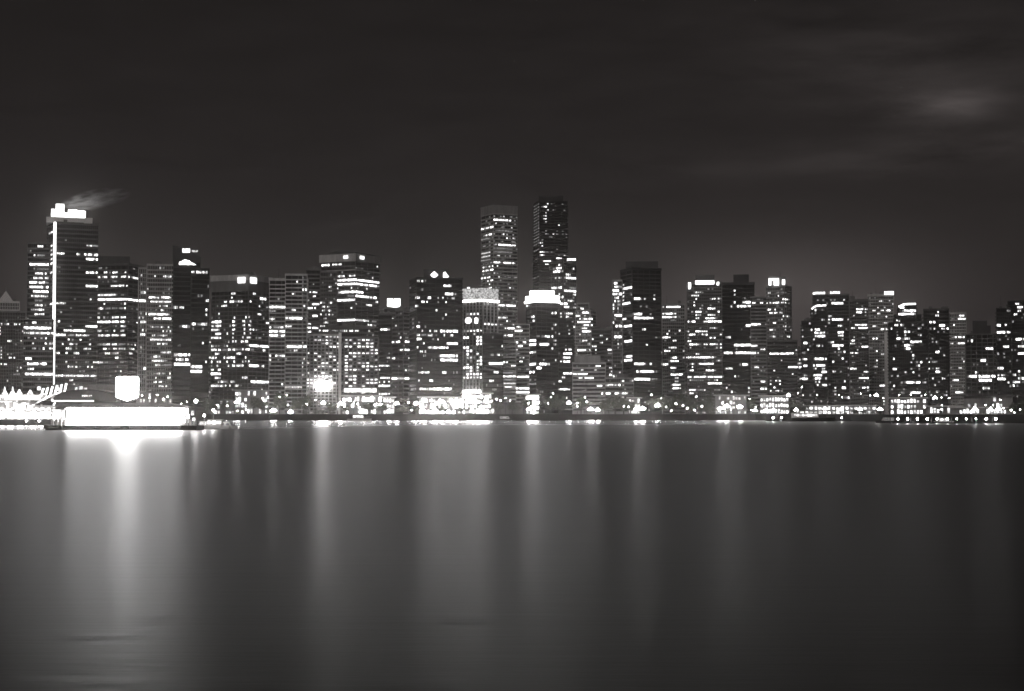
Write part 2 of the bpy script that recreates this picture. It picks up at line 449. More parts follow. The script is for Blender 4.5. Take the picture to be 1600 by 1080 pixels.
def tower(name, label, cat, blocks, extra=None, group='downtown towers along the harbour'):
    b0 = blocks[0]
    ctr = b0.W @ Vector((-b0.L / 2, b0.Rr / 2, 0))
    root = thing(name, label, cat, ctr, -b0.a, group)
    Mw = Matrix.Translation(ctr) @ Matrix.Rotation(-b0.a, 4, 'Z'); Mi = Mw.inverted()
    wins = []
    for b in blocks: wins += b.build(root, Mi)
    order = {'!': 0, 'b': 1, 'm': 2, 'd': 3}
    wins.sort(key=lambda t: order[t[0]])
    for lv, m, wd, hg in wins[:100]:
        o = bpy.data.objects.new('lit_window', WIN[lv]); link(o, root)
        o.matrix_basis = m @ Matrix.Diagonal((wd, 1, hg, 1)); NWIN[0] += 1
    if len(wins) > 100:
        b = MB()
        for lv, m, wd, hg in wins[100:]:
            b.box(-wd / 2, wd / 2, -.03, .03, -hg / 2, hg / 2, m, 'dmb!'.index(lv))
        b.build('lit_window', [E[k] for k in 'dmb!'], root)['kind'] = 'stuff'
    if extra: extra(root, Mi, blocks)
    # roof plant: lift housings and cooling units, now and then a mast
    rp = random.Random(int(b0.xl * 7 + b0.d)); T = Mi @ b0.W; w = MB()
    for i in range(rp.randint(2, 4)):
        a, c = rp.uniform(.08, .75), rp.uniform(.15, .7); ww, dd = rp.uniform(.08, .26) * b0.L, rp.uniform(.1, .25) * b0.Rr
        w.box(-b0.L + a * b0.L, min(-.5, -b0.L + a * b0.L + ww), c * b0.Rr, min(b0.Rr - .5, c * b0.Rr + dd), b0.H - .02, b0.H + rp.uniform(1.0, 2.8), T)
    w.build('roof_plant', M['mid'], root)
    if rp.random() < .45:
        a = rp.uniform(.2, .8); q = T @ Vector((-b0.L * a, b0.Rr * .5, b0.H)); MB().tube(q, q + Vector((0, 0, rp.uniform(4, 9))), .16, .05, 5).build('antenna', M['metal'], root)
    return root
def panel(root, Mi, b, x0, x1, y0, y1, mat, name, thick=.5, off=.45, shape=None, face=None):
    """flat sign or panel fixed proud of a facade, spanning the photo rectangle"""
    f, u0, zt = b.hit(x0, y0); f1, u1, zb = b.hit(x1, y1)
    if face: f = face
    zt, zb = b.hit((x0 + x1) / 2, y0)[2], b.hit((x0 + x1) / 2, y1)[2]
    w = MB()
    ln = b.L if f == 'L' else b.Rr
    c = (u0 + u1) / 2 * ln; hw = max(.3, abs(u1 - u0) / 2 * ln)
    if f == 'L': T = Mi @ b.W @ Matrix.Translation((-b.L + c, -off, 0))
    else: T = Mi @ b.W @ Matrix.Translation((off, c, 0)) @ Matrix.Rotation(R(90), 4, 'Z')
    prof = shape or [(-1, 0), (1, 0), (1, 1), (-1, 1)]
    w.prism([(x * hw, zb + z * (zt - zb)) for x, z in prof], -thick, 0, T)
    return w.build(name, mat, root)
def roofbox(root, Mi, b, x0, x1, y0, y1, mat, name='penthouse', dep=.5):
    """box standing on the roof at the middle of the plan"""
    mid = b.W @ Vector((-b.L / 2, b.Rr / 2, 0)); Y = mid.y
    p0, p1 = P(x0, y0, Y), P(x1, y1, Y)
    hw = (p1.x - p0.x) / 2; cx = (p0.x + p1.x) / 2
    k = cx / Y
    T = Mi @ Matrix.Translation((cx, Y, 0)) @ Matrix.Rotation(-math.atan(k), 4, 'Z')
    dd = min(b.Rr, b.L, 2 * hw) * dep
    return MB().box(-hw, hw, -dd, dd, min(p1.z, GZ + b.H - .4), p0.z, T).build(name, mat, root)
def crown(root, Mi, b, px, mat, name='crown_light', e=.6, z0=None, thick=None):
    """ring of light round the block, px tall, below photo row z0"""
    z1 = b.H if z0 is None else b.hit(b.xc - .1, z0)[2]
    T = Mi @ b.W
    w = MB(); h = px * b.mpp; L, D = b.L, b.Rr
    for x0, x1, y0, y1 in ((-L - e, e, -e, -e + .3), (-L - e, e, D + e - .3, D + e), (-L - e, -L - e + .3, -e + .3, D + e - .3), (e - .3, e, -e + .3, D + e - .3)):
        w.box(x0, x1, y0, y1, z1 - h, z1, T)
    return w.build(name, mat, root)
def antenna(root, Mi, b, px, y0, y1):
    mid = b.W @ Vector((-b.L / 2, b.Rr / 2, 0)); p0, p1 = P(px, y0, mid.y), P(px, y1, mid.y)
    MB().tube(Mi @ p1, Mi @ p0, .35, .08, 6).build('antenna', M['metal'], root)

# ------------------------------------------------------------------ the skyline, left to right
def roofpanel(root, Mi, b, x0, x1, y0, y1, boxr, mat, name, shape=None):
    '''flat sign on the front of a rooftop box'''
    mid = b.W @ Vector((-b.L / 2, b.Rr / 2, 0)); Y = mid.y
    hwb = (boxr[1] - boxr[0]) * Y / FPX / 2; dd = min(b.Rr, b.L, 2 * hwb) * boxr[2]
    kb = (boxr[0] + boxr[1] - 1600) / 2 / FPX
    Yp = Y - dd - 1.2
    p0, p1 = P(x0, y0, Yp), P(x1, y1, Yp)
    cx, hw = (p0.x + p1.x) / 2, (p1.x - p0.x) / 2
    T = Mi @ Matrix.Translation((cx, Yp, 0)) @ Matrix.Rotation(-math.atan(kb), 4, 'Z')
    prof = shape or [(-1, 0), (1, 0), (1, 1), (-1, 1)]
    return MB().prism([(x * hw, p1.z + z * (p0.z - p1.z)) for x, z in prof], -.3, .9, T).build(name, mat, root)
B = Block
DIAMOND = [(0, 0), (1, .5), (0, 1), (-1, .5)]
def x_deco(root, Mi, b):
    f = b[0]; T = Mi @ f.W; p = f.mpp
    cx = -f.L / 2
    w = MB(); y0, y1 = .8, f.Rr - .8; h0 = f.H
    hw = 11 * p; zt = h0 + 17 * p; k = len(w.v)
    w.v += [tuple(T @ Vector(q)) for q in ((cx - hw, 1, h0), (cx + hw, 1, h0), (cx + hw, min(2 * hw, f.Rr), h0), (cx - hw, min(2 * hw, f.Rr), h0), (cx, hw, zt))]
    w.f += [(k, k+1, k+4), (k+1, k+2, k+4), (k+2, k+3, k+4), (k+3, k, k+4), (k+3, k+2, k+1, k)]; w.mi += [0] * 5
    r = w.build('roof', M['white'], root)  # pyramid is white: floodlighting of the crown put into its colour
    MB().tube(T @ Vector((cx, hw, zt - .5)), T @ Vector((cx, hw, zt + 3.5)), .5, .15, 6).build('finial', M['grey'], r)
tower('art_deco_tower', 'old stepped stone tower with pointed pyramid roof at the far left edge', 'tower', [
    B(1500, -13, None, 29, 471, 5.2, 3.5, 'pier', 'white', 3, '490:1,17-19', rnd=(.0, .03), base=486),  # white upper wall carries the crown's floodlighting in its colour
    B(1492, -20, None, 39, 486, 5.2, 3.5, 'pier', 'grey', 3, '505:1-3,10,14,22,26,30 511:1 517:1 523:1 535:13-17,33 543:1 549:1 555:1 561:1,13-18,23 568:2,6-10 573:27,32 580:27 586:23d,26d', rnd=(.004, .03))], x_deco)

def x_shaw(root, Mi, b):
    m, wing, pod = b
    T = Mi @ m.W
    MB().box(-.7, .9, -.9, .7, 0, m.H - .5, T).build('light_strip', E['strip'], root)
    roofbox(root, Mi, m, 80, 88, 327, 343, E['b'], 'lantern', .5)
    roofbox(root, Mi, m, 87.5, 100, 319.5, 343, E['strip'], 'lantern', .45)
    roofbox(root, Mi, m, 100.5, 107, 333, 344, E['!'], 'crown_light', .5)
    roofbox(root, Mi, m, 107, 120, 328.5, 344, E['lantern'], 'crown_light', .42)
    roofbox(root, Mi, m, 120, 133, 330.5, 344, E['lantern'], 'crown_light', .42)
    roofbox(root, Mi, m, 133, 142, 342, 344.5, E['b'], 'crown_light', .4)
    roofbox(root, Mi, m, 74, 143, 343.5, 347, M['white'], 'roof_slab', .5)
tower('office_tower', 'tall glass tower with a full height vertical light strip and glowing rooftop lantern', 'tower', [
    B(1200, 72, 84.5, 152, 346, 7.1, 4.2, 'band', 'mid', 4, '362:77-84 388:75-84 394:78-84 401:75-84 406:76-84 413:78-84 426:76-84 477:70-84 393:91-99 399:92-101,120-126 477:90-101 '
      '387:136-143,146-151d 400:133-152! 406:134-151! 425:135-151! 449:134-151! 463:138d 470:141 505:93 513.5:102-110,108-116,117-132!,133-150! 521:85-103!,107-114d,118-130,131-138 529:108,113,126,140-143d '
      '537:96-98,110-115,119d,140 545:103-110,118d,132-141 551:116-121,123,105 553:90 569:103,118d,133-138d,145-152 575:105-114,119-121,125d,137,142-145 585:85-130,131-152 592:108-112 599:116,120-124d', rnd=(.0, .03)),
    B(1215, 42, None, 78, 379, 7.1, 4.2, 'band', 'mid', 3, '385:59-68 397:52-54 401:60-68d 415:48-76! 422:60-75d 428:56-67,70-73 435:52-67,70-75 441.5:46-76! 449.5:46-76! 457:53-76! 464:49-76 470:56-67d 477:55-66 484:48-54d,56-67 491:56-67', rnd=(.0, .02)),
    B(1192, 36, None, 83, 499, 8, 4.5, 'band', 'grey', 2, '505:52-56,70-73d,80d 513.5:36-76!,77-80 521:36-76,76-83! 529:55,64,73 537:53,73,77-83 545:54,62d,67,77-83 559:42-47! 569:42-72! 577:45-51 585:41-83!', rnd=(.0, .03))], x_shaw)

def x_3(root, Mi, b):
    roofbox(root, Mi, b[0], 153, 202, 403, 412, M['dark'], 'penthouse', .6)
tower('office_tower', 'wide office block with dashed ribbons of lit floors behind the shield sign', 'tower', [
    B(1300, 148, 199, 223, 411, 7.05, 3.6, 'band', 'mid', 4, '417:155-158d 424:164-166,172d,177-182,195 432:201-203,205-214 435:152-156,160-168,174-178,180-183,189-197 441:152d,160d,168d,176-182d 449:174-182,185-188,189-193,197-199 '
      '462:150-154,156-160,163-174,176-181,183d,190-194d 469:150-161!,163-174!,175-186!,187-198!,200-210!,211-215! 476:164,196 483:155-160,165-171d,177-183d,187-193d,195-197 490:152-155d,168d '
      '497:151-155,163-165,169d,175-180,182-185,189,193-197 504:151-160!,163-172!,175-184!,188-193!,196d,201d,213 511:156-159d,188-197 518:152-159,165-170d,177-180,188-193 525:155-160,163-171,175-185,189-195 '
      '541:150-154d,155-160d,162-165,167-172,176-183,187-196d,201d,206d,211-213 548:162-165,170d,178-182,187-192,195-197,202d,206-210 555:165-171,175-179d,181-184,202-206 562:181-184 569:151-159,165-168d,188-192d 577:180d,190', rnd=(.0, .03), pier=3)], x_3)

tower('office_tower', 'pale concrete grid tower of small square windows left of the black arched tower', 'tower', [
    B(1150, 229, None, 270, 413, 6.6, 3.7, 'grid', 'light', 3, '421:257d 429:222 433:243,256-267 445:222d 451:231-233 459:256d,264d 467:234-239!,242-248,252-263!,265-267 473.5:235-239,241-245,247-252,254-258,260-267 479:248-251,254-262 '
      '487:237d,244d,252-257,260d 494:234-256!,258-264,266d 500:242-250!,252-267! 508:238,264 514:237d,242-250d,252-254 521:251-253,255-257,259-262,264-266 527:238-241,246-250d,252-256,258-262 534:235-250,252-260,263-267 540:247-250,254,258-262 '
      '547:248-250d 554:241-244,246-250,252-257,260-266 561:236-238,240-244,246-251,252-256,257-262d 568:242-245,247-251,258-266d 581:247-250,254,258d,264-266 588:242-244,262-265 594:240-245,247-251 602:241d,247-250,252-255,259-261', rnd=(.0, .02)),
    B(1158, 216, None, 230, 418, 6.6, 3.5, 'pier', 'light', 3, '429:222 445:222d 456:219-226 472:218-226! 489:227-230! 494:219,223 500:221-230 514:222-225,227-230 521:220-224,227 545:221 577:225-230! 589:225-230d', rnd=(.0, .02))])

def x_5(root, Mi, b):
    l, r = b; T = Mi @ l.W; p = l.mpp
    # curved sail roof: rises to the left
    n = 10; x0, x1 = -l.L - .5, 0.4
    prof = [(x0, l.H - .2)] + [(x1, l.H - .2)] + [(x1 + (x0 - x1) * i / n, l.H + 18 * p * math.sin(i / n * 1.45)) for i in range(1, n + 1)]
    MB().prism(prof, .6, l.Rr - .6, T).build('roof', M['black'], root)
    for (xa, xb, ya, yb, k) in ((285, 297, 388.5, 395, 'b'), (300, 309, 391, 394, 'm')):
        panel(root, Mi, l, xa, xb, ya, yb, E[k], 'lit_window', .2, -.3)
    arch = [(-1, 0), (1, 0), (.45, .45), (.1, .85), (-.35, 1), (-.7, .7), (-1, .5)]
    panel(root, Mi, l, 280, 307, 406, 414, E['!'], 'arched_window', .4, .45, arch)
tower('office_tower', 'black tower with curved sail roof and a bright arched window near its top', 'tower', [
    B(1100, 270, None, 312, 402, 7.4, 3.4, 'dark', 'black', 9, '482:270d,274-277,280-288 510:280-284d,285-293,294-297d 538:277-282d 552:273-280m,280-297! 559:275-278,280-286,290-293 566:274-276 573:272-297!', rnd=(.0, .006)),
    B(1094, 298, None, 326, 419, 7.4, 3.4, 'dark', 'black', 3, '425:299-304,308-323 468:322-325 486:322 491:321-324 503:298.5-305!,308-318!,319-322 510:310-313d,314-320 534:318 574:299-302,303-306,307-316! 581:298-305!,307-316! 564:323', rnd=(.0, .006))], x_5)

def x_6(root, Mi, b):
    f = b[0]
    T = Mi @ f.W; w = MB()
    z1, z0 = f.H, f.H - 9 * f.mpp
    crown(root, Mi, f, 9, M['light'], 'parapet_band', .7)
    panel(root, Mi, f, 373, 384, 433.5, 442.5, E['sign'], 'rooftop_sign', .5, .8)
    panel(root, Mi, f, 389.5, 399, 434, 443, E['sign'], 'rooftop_sign', .5, .8)
tower('office_tower', 'broad tower with pale louvred parapet carrying two glowing white square signs', 'tower', [
    B(1250, 330, 387.5, 424, 429, 6.3, 3.0, 'dark', 'mid', 26, '457:363-368,395-398,403-413! 462.5:362-364 464:408-414! 468.5:376-379,392 474:350-355,359-365,366-371d,372-377 481:346-354,404-406,416d 489:402-405,407-409,341-343 494:366,385 496:389 '
      '502:330-346! 503:363-367,379-382,387d,416-422 507:359-361,363-366,380-382,390 508.5:330-333,338-345 514:331-343,363-366,380-382,390,395-397 521:338-345,355-357,364-366,380-382,390 528:331-345,365,380,385-391,400d,406d '
      '534:353d,358,364,368,376-380,384-388 541:331-334,337d,343d,355,386d,390-424! 547:330-337,341-344,349-354d,357-361,363-367,368-377d,378-381,384-390,410-415 554:338-343,370-375 560:330-337,355-367,384 '
      '566:331,340-345,355,366,379-381,384,388 572:330-332d,358,365,370-378,380,390-402!,408-411 579:330-333,341-345 584.5:330-345! 591:336-344,383-387,379,382 594:346-349 597:350-356d,360-365,393-422! 604:330-336,336-349,352,359,367-372', rnd=(.008, .03), pier=3)], x_6)

tower('apartment_tower', 'pale banded tower of thin floor slabs with four separate bright ribbon floors', 'tower', [
    B(1050, 420.5, None, 446, 435, 6.35, 4.2, 'band', 'light', 4, '479:420-445! 486:421-429d 496:421-429 510:422-424,429-432d,433-436,438-442 516:420-445! 523:422-445! 553:422-424,432-444 560:422,434d 592:426d 602:440', rnd=(.0, .02), sf=.3, pier=3),
    B(1044, 445.6, None, 472, 428, 6.35, 4.2, 'band', 'light', 3, '440:463 462:459 486:457-461 498:446-472! 509:447-456 541:446-472! 548:459-463 592:452-455d,466-472d 597:452-455d 604:447-472m', rnd=(.0, .02), sf=.3, pier=3),
    B(1050, 471.6, None, 479, 428, 6.35, 3.5, 'slab', 'light', 3, '450:472-480! 438:472-474d 534:472-474 541:472-479! 565:472 571:472 578:473d', rnd=(.02, .06), sf=.3)])

tower('office_tower', 'grey tower with dark upper floors between the banded tower and the square topped tower', 'tower', [
    B(1350, 478, None, 501, 419, 6.2, 3.6, 'band', 'mid', 4, '457:489-495 458:484 462:490-494 470:482-484 474:489-496!,497-501 479:491-493 484:480-487! 494:489-496! 505:482-485 510:479-484,489-501! 515:479-485! 520:479-485!', rnd=(.01, .04), pier=3),
    B(1344, 500, None, 526, 424, 6.2, 3.6, 'grid', 'mid', 3, '447:515-518 452:516d 471:519d 474:502-508!,513-517 479:504-507,510-512 484:503-508,513-517 490:510,519 494:502-503,513-516 500:506d,510 505:507-513 510:503-508', rnd=(.015, .04))])

def x_9(root, Mi, b):
    f = b[0]
    crown(root, Mi, f, 12, M['light'], 'parapet_band', .8)
    crown(root, Mi, f, 1.5, M['light'], 'ledge', .8, z0=421)
    panel(root, Mi, f, 538, 544.5, 400, 404, E['sign'], 'rooftop_sign', .4, 1.0)
    panel(root, Mi, f, 561, 567, 400.5, 405, E['sign'], 'rooftop_sign', .4, 1.0)
    T = Mi @ f.W; p = f.mpp; n = 10
    cx = -f.L * .5; hw = f.L * .46
    prof = [(cx + hw * math.cos(math.pi * i / n), f.H - .3 + 6.5 * p * math.sin(math.pi * i / n)) for i in range(n + 1)]
    MB().prism(prof, 3, f.Rr - 3, T).build('roof', M['dark'], root)
tower('office_tower', 'big square topped tower with pale parapet band and long bright ribbon floors', 'tower', [
    B(1400, 500, 555, 592.5, 396, 6.3, 3.2, 'dark', 'mid', 13, '413:504-515!,520-533 425:502-503,505-508,576d 430:520-538,547-554 434:583 437:524-555! 443:524-555! 437.5:555-592! 444:555-592! 449:528,550,572 454:532-555!,555-567! 460:545-553d,556-558d 463:577 '
      '466:524-555!,555-588! 472:556 475:572-580,587-590 479:548 502:528-555!,556-566m,566-576,584-587d 511:574-580,583-587d,545', rnd=(.005, .025), sf=.3, pier=4)], x_9)

def x_10(root, Mi, b):
    l, r = b[0], b[1]
    MB().box(-.9, .9, -.9, .9, 0, l.H + .5, Mi @ r.W @ Matrix.Translation((-r.L, 0, 0))).build('corner_pier', M['white'], root)
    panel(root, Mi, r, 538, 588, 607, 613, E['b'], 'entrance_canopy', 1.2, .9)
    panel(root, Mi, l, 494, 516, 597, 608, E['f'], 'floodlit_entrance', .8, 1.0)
    crown(root, Mi, l, 3, M['light'], 'parapet_band', .6)
tower('hotel', 'squat hotel with a chequerboard of bright square windows below the big square topped tower', 'hotel', [
    B(1060, 478, None, 531.5, 522, 5.15, 7.8, 'grid', 'grey', 2, '528:507-531 533:494-500,508-512,514-518d 538.5:507-512,515d,527-531 543.5:514-517,520-524,528-531 553.5:490-494,509-512,513-520 559:495-498,514-518,520-526 564:490-493,501-505d,521-526 569:502-505,508-512,527-531 '
      '574:500-507,514-519,527-531 579:490-493,520-527,529-531 585:502-507,509d 590:494-498,500-506,508-512,514-519 595:503-507,514-519,482-500 600:521-525,527-531d,480-494 606:480-496 584:480-484 569:480-484 552:480-483', rnd=(.0, .05)),
    B(1052, 531, None, 591, 527, 5.15, 9.3, 'grid', 'mid', 2, '533:538-543,544-551,559-564,566-573,583d 538.5:539-543d,552-557,559-564,573-580 543.5:539-543,544-551,558-564,566-569,573-580 548:581-587 553.5:544-550,552-558,559-564,566-572,573-579,581-587,588-591 '
      '559:539-543,551-557,559-565 564:539-543,544-550,560-565d,588-592 569:539-542,559-565,566-573 574:538-543,545-550,566-573,580-587 579:538-543,546-549,552-557,573-579,588-592 585:539-542d 590:538-543,544-551,552-557,567-572 595:545-551,552-557,573-580,587-591 600:538-542,551-557,573-580,581-587 605:538d,546,555d,567', rnd=(.0, .04))], x_10)
tower('office_block', 'dark flat roofed annexe with one row of small lights above the hotel', 'building', [
    B(1120, 498, None, 584, 511, 6.5, 4, 'band', 'mid', 3, '520:498-500,504-513,520-525,533d,538-541,546-551,556-560,577', rnd=(.0, .1), base=560)])

def x_11(root, Mi, b):
    f = b[1]
    roofbox(root, Mi, f, 600, 630, 481, 486, M['mid'], 'sign_plinth', .3)
    notch = [(-1, .12), (.1, 0), (.75, .05), (1, .2), (1, 1), (.12, 1), (.05, .9), (-.1, .9), (-.15, 1), (-1, 1)]
    roofpanel(root, Mi, f, 605, 625.5, 466.5, 480.5, (600, 630, .3), E['sign'], 'rooftop_sign', notch)
tower('office_tower', 'narrow dark slab with a few bright floors tucked against the right side of the hotel', 'tower', [
    B(1180, 591.5, None, 612, 490, 6.3, 3.4, 'band', 'dark', 3, '515:594-603!,606-608 545:590 558:606-609 563:590 571:592-608 577:592 590:595-598,600-603,606-609 595:593,600,607 603:593-609! 613:593-608', rnd=(.01, .04))])
tower('office_tower', 'mid height tower with hazy lit bands under a white notched rooftop sign', 'tower', [
    B(1215, 612.5, 630, 651, 483, 6.4, 3.4, 'band', 'mid', 3, '496:612-615 520:632-635d 534:614-624!,634-648! 545.5:626-630,634-649! 558:613-618,638-650! 563:640-650d 571:640-648d 577.5:632-634,638-640,643 590:614-620!,620-632m,633-642!,645d', rnd=(.01, .06), pier=4),
    B(1222, 600, None, 640, 481, 6.4, 3.4, 'band', 'mid', 2, '487:630-632', rnd=(.0, .0), base=497)], x_11)

def x_12(root, Mi, b):
    f = b[0]
    roofbox(root, Mi, f, 662, 701, 423, 436, M['black'], 'penthouse', .62)
    roofpanel(root, Mi, f, 672.5, 684.5, 424, 435.3, (662, 701, .62), E['sign'], 'diamond_sign', DIAMOND)
    half = [(-.9, 0), (.1, 0), (1, .25), (.3, .6), (-.2, 1), (-.9, .8)]
    roofpanel(root, Mi, f, 692, 701.5, 424.5, 435, (662, 701, .62), E['sign'], 'diamond_sign', half)
tower('office_tower', 'black slab tower with two glowing diamond signs on its penthouse', 'tower', [
    B(1100, 640, 651, 722.5, 433, 6.5, 3.3, 'dark', 'black', 3, '441:653-656,659-661,665d 446.5:695-700,702-706 459:696-707! 466:649-655,670-673!,684,693,699d,706-709 473:659-663,666-669,696 480:651.5 486:681 494:697 498:693 512:651-656! 518:660,672,678-683,689-714! '
      '524.5:651-655,660-666d,669-675,683d,694,703-706 531:651-658!,684,678d 536:663,698-714! 543:669-674,676-682,684-690,692-699,653 551:656-660,663-665 558:662-665,687-714! 564:675,680d,689-714! 584.5:654-670,691-694,697,709d 593.5:671-676! 595:654 '
      '609:642-650d,656-667,670-680!,682-705! 500:646d 508:646d 515:645d', rnd=(.0, .012), pier=4)], x_12)

def x_13(root, Mi, b):
    f = b[0]
    crown(root, Mi, f, 20, E['crown'], 'crown_wall_glow', .62)  # floodlighting on the crown wall, put in as its own glow
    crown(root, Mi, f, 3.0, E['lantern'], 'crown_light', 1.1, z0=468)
    disc = [(math.cos(2 * math.pi * i / 18), .5 + .5 * math.sin(2 * math.pi * i / 18)) for i in range(18)]
    panel(root, Mi, f, 728, 737.5, 496, 506, E['sign'], 'round_window', .4, .5, disc)
    panel(root, Mi, f, 743, 747.5, 497, 505.5, E['!'], 'tall_window', .4, .5)
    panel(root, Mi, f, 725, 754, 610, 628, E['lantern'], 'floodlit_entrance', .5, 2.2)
    MB().tube(Mi @ P(732, 453, f.d + 8), Mi @ P(732, 449, f.d + 8), .9, .9, 8).build('beacon', E['sign'], root)
tower('office_tower', 'tower with a floodlit white crown, a round glowing window and vertical runs of lit windows', 'tower', [
    B(1150, 723.5, 754.5, 777, 450, 5.25, 7, 'pier', 'grey', 22, '490:732-734d,737-742 492:748 505:757-774 516:732-738,741-746 519:750-753 522:742-744 526:727-732!,748-754! 531:748-754! 536:748-754! 542:727-733! 547:730-735! 552:729-732 557:730-735,750-753! '
      '551:746 563:743-746,750-753! 567:728-733,743-746,750-753! 573:727-738!,743-747 578:728-738!,743-746 583:728-738!,742-747!,750-753 589:727-731,734-739,742-746,749-754', rnd=(.0, .03))], x_13)

def x_14(root, Mi, b):
    f = b[0]
    crown(root, Mi, f, 13, M['grey'], 'parapet_screen', .5)
tower('office_tower', 'tall grey glass tower rising behind the white crowned tower', 'tower', [
    B(1600, 752, 771, 808, 320, 5.6, 3.4, 'band', 'light', 15, '345:772-784!,787-797! 356:752-771! 367:760,764-768! 375:752-766d 383:780-801!,802-805 389:772-800d 393:772-800d 395:752-766m 400:752-766m,777-780 409:771-781!,787-803! 410:756d 415:764,769 420:755,765,769 425:754-770! 431:762-765 434:753-761! '
      '438:767-771 443:764 452:764-768,770-778 404:752-766d 362:773-800d 478:774-806!', rnd=(.03, .20), sf=.42, pier=3)], x_14)

tower('office_block', 'low black office block standing in front of the white crowned tower', 'building', [
    B(1050, 754.5, None, 786, 521, 6.8, 3.4, 'dark', 'black', 3, '530:770d 539:785 552:769d,776-781,785-786d 566:766-786! 580:771-778 593:764-771 600:777d 607:770-775d', rnd=(.0, .012))])
tower('office_block', 'pale low block of striped floors right of the low black block', 'building', [
    B(1064, 783.5, None, 806, 534, 5.5, 3.4, 'band', 'light', 2, '566:784-793! 574:800-806 580:785-805d 587:784-806! 595:785-805d 601:787-805m 607:790-805', rnd=(.0, .06), sf=.45),
    B(1090, 804, None, 827, 506, 6.0, 3.6, 'band', 'light', 2, '509:807,811-814 515:805-808,811-816! 523:812d 530:820d 536:805-809!,818-822! 541:811-816! 552:806-814d 563:812-815 578:810-814d 587:805-826! 606:805-826! 612:805-826!', rnd=(.01, .06))])
tower('office_tower', 'grey mid rise with scattered lights at the foot of the tall grey glass tower', 'tower', [
    B(1380, 776, None, 806, 486, 5.6, 3.4, 'band', 'grey', 2, '497:777-792 502:783-784 509:802-804 515:788-792,795-806! 523:794-801! 527:787-791', rnd=(.03, .08), base=560)])

def x_17(root, Mi, b):
    f = b[0]
    roofbox(root, Mi, f, 842, 880, 309, 316, M['black'], 'penthouse', .6)
tower('apartment_tower', 'tallest dark slender tower with faint balcony lights down its left edge', 'tower', [
    B(1650, 834, 843, 886.5, 313, 4.75, 4.0, 'slab', 'dark', 3, '317:857 323:850-854! 328:857 333:851-854 338:850-853 343:850-853 347:852 366:852! 370:862-864d 375:846d 380:845-849 385:846 393.5:845-850,863 398:845-850 406:851-862!,869-878! 412:853-856 417:868-878 '
      '321:836-841d 327:836-841d 332:836-841d 337:836-841d 341.5:836-841d 346.5:836-841d 351:836-841d 356:836-841d 360:836-841d 365:836-841d 369.5:836-841d 374:836-841d 379:836-841d 384:836-841d 389:836-841d', rnd=(.008, .05), pier=2, sf=.5)], x_17)
tower('apartment_tower', 'stepped dark tower with bright balcony floors right of the slender tallest tower', 'tower', [
    B(1450, 862, 881, 900, 409, 5.1, 3.8, 'slab', 'mid', 2, '417:866-878! 423:866-879! 428:884-890 433:883-900! 448:863-877!,890-899d 453:883-900! 460:896-899 467:872-880! 469:888-893,896-898d 473:875-886! 480:881-884!,885-889! 490:881-895! 496:884-889 501:884 495:875-878 509:895-899! 521:874 543:877 ', rnd=(.03, .06)),
    B(1446, 886, None, 900, 402, 5.5, 3.0, 'slab', 'mid', 1, '404:886-899!', rnd=(.0, .0), base=412)])

def x_19(root, Mi, b):
    f = b[0]
    n = 18
    crown(root, Mi, f, 11, E['strip'], 'crown_wall_glow', .62)  # wall glows by itself, standing in for floodlight on the crown
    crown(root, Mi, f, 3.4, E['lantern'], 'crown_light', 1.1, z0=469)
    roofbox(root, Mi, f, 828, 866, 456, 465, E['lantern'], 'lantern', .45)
tower('office_tower', 'dark tower topped by a wide blazing white crown below the slender tallest tower', 'tower', [
    B(1150, 822.5, 838, 872, 461, 6.2, 3.6, 'dark', 'dark', 12, '480:822-824 494:831-834 501:833 524:838-843d,846-852d,853-857 530:823-837! 536:845-858! 537:823-837! 554:823-836 566:845-858! 572:824-837!,838-844!,845-852!,854-857 584:825-836! 602:826-837d 490:864,868 506:868 512:863 518:868 527:864 531:868 537:868 547:862 561:868', rnd=(.004, .03), pier=3),
    B(1170, 870, None, 896, 497, 6.2, 3.4, 'band', 'dark', 3, '521:874 545:883-885,888-892 550:882-892! 556:882-890! 563:882-889! 562:877 583:881-894! 588:878-882 597:873-876 606:877-883!,885-889 609:874-876', rnd=(.02, .05))], x_19)

tower('apartment_tower', 'small pale stepped tower with bright upper floors right of the blazing crowned tower', 'tower', [
    B(1400, 900, 923, 930.5, 484, 4.9, 3.3, 'slab', 'light', 2, '489:910-923! 493:901-904! 496:910-924! 502:903-911!,914-922! 506:912-925! 514:912-916 520:912-924! 533:912-916 547:904-910!,912-917!,921-923 555:911-915', rnd=(.03, .12), sf=.3),
    B(1404, 902, None, 920, 473, 4.9, 3.3, 'slab', 'light', 2, '480:904-905,908-911', rnd=(.0, .1), base=488)])
def x_21(root, Mi, b):
    roofbox(root, Mi, b[0], 898, 938, 557, 564, M['grey'], 'penthouse', .6)
tower('office_block', 'low pale concrete office block with long rows of small dark windows', 'building', [
    B(1080, 895, None, 946, 566, 6.2, 2.6, 'band', 'light', 3, '570:931-937! 577:907-912,930-933 583:895-918! 590:905-910,915-927! 602:933-941!', rnd=(.0, .03), sf=.5)], x_21)
tower('apartment_tower', 'dim dark apartment block with scattered lights behind the low pale office block', 'tower', [
    B(1300, 925, None, 962, 513, 5.6, 3.4, 'band', 'mid', 3, '522:940 532:948 537:938-942 546:951-960! 543:926-929,931-933 553:951-960d 562:954-958d 575:953-960 581:955-961! 588:954-960! 593:953-961! 604:955-960', rnd=(.03, .04))])
tower('shop_building', 'low flat roofed building with lit ground floor right of the low pale office block', 'building', [
    B(1060, 946, None, 990, 590, 6.5, 4, 'band', 'grey', 2, '604:946-962,963-969! 612:948-955!,960-980', rnd=(.05, .12))])

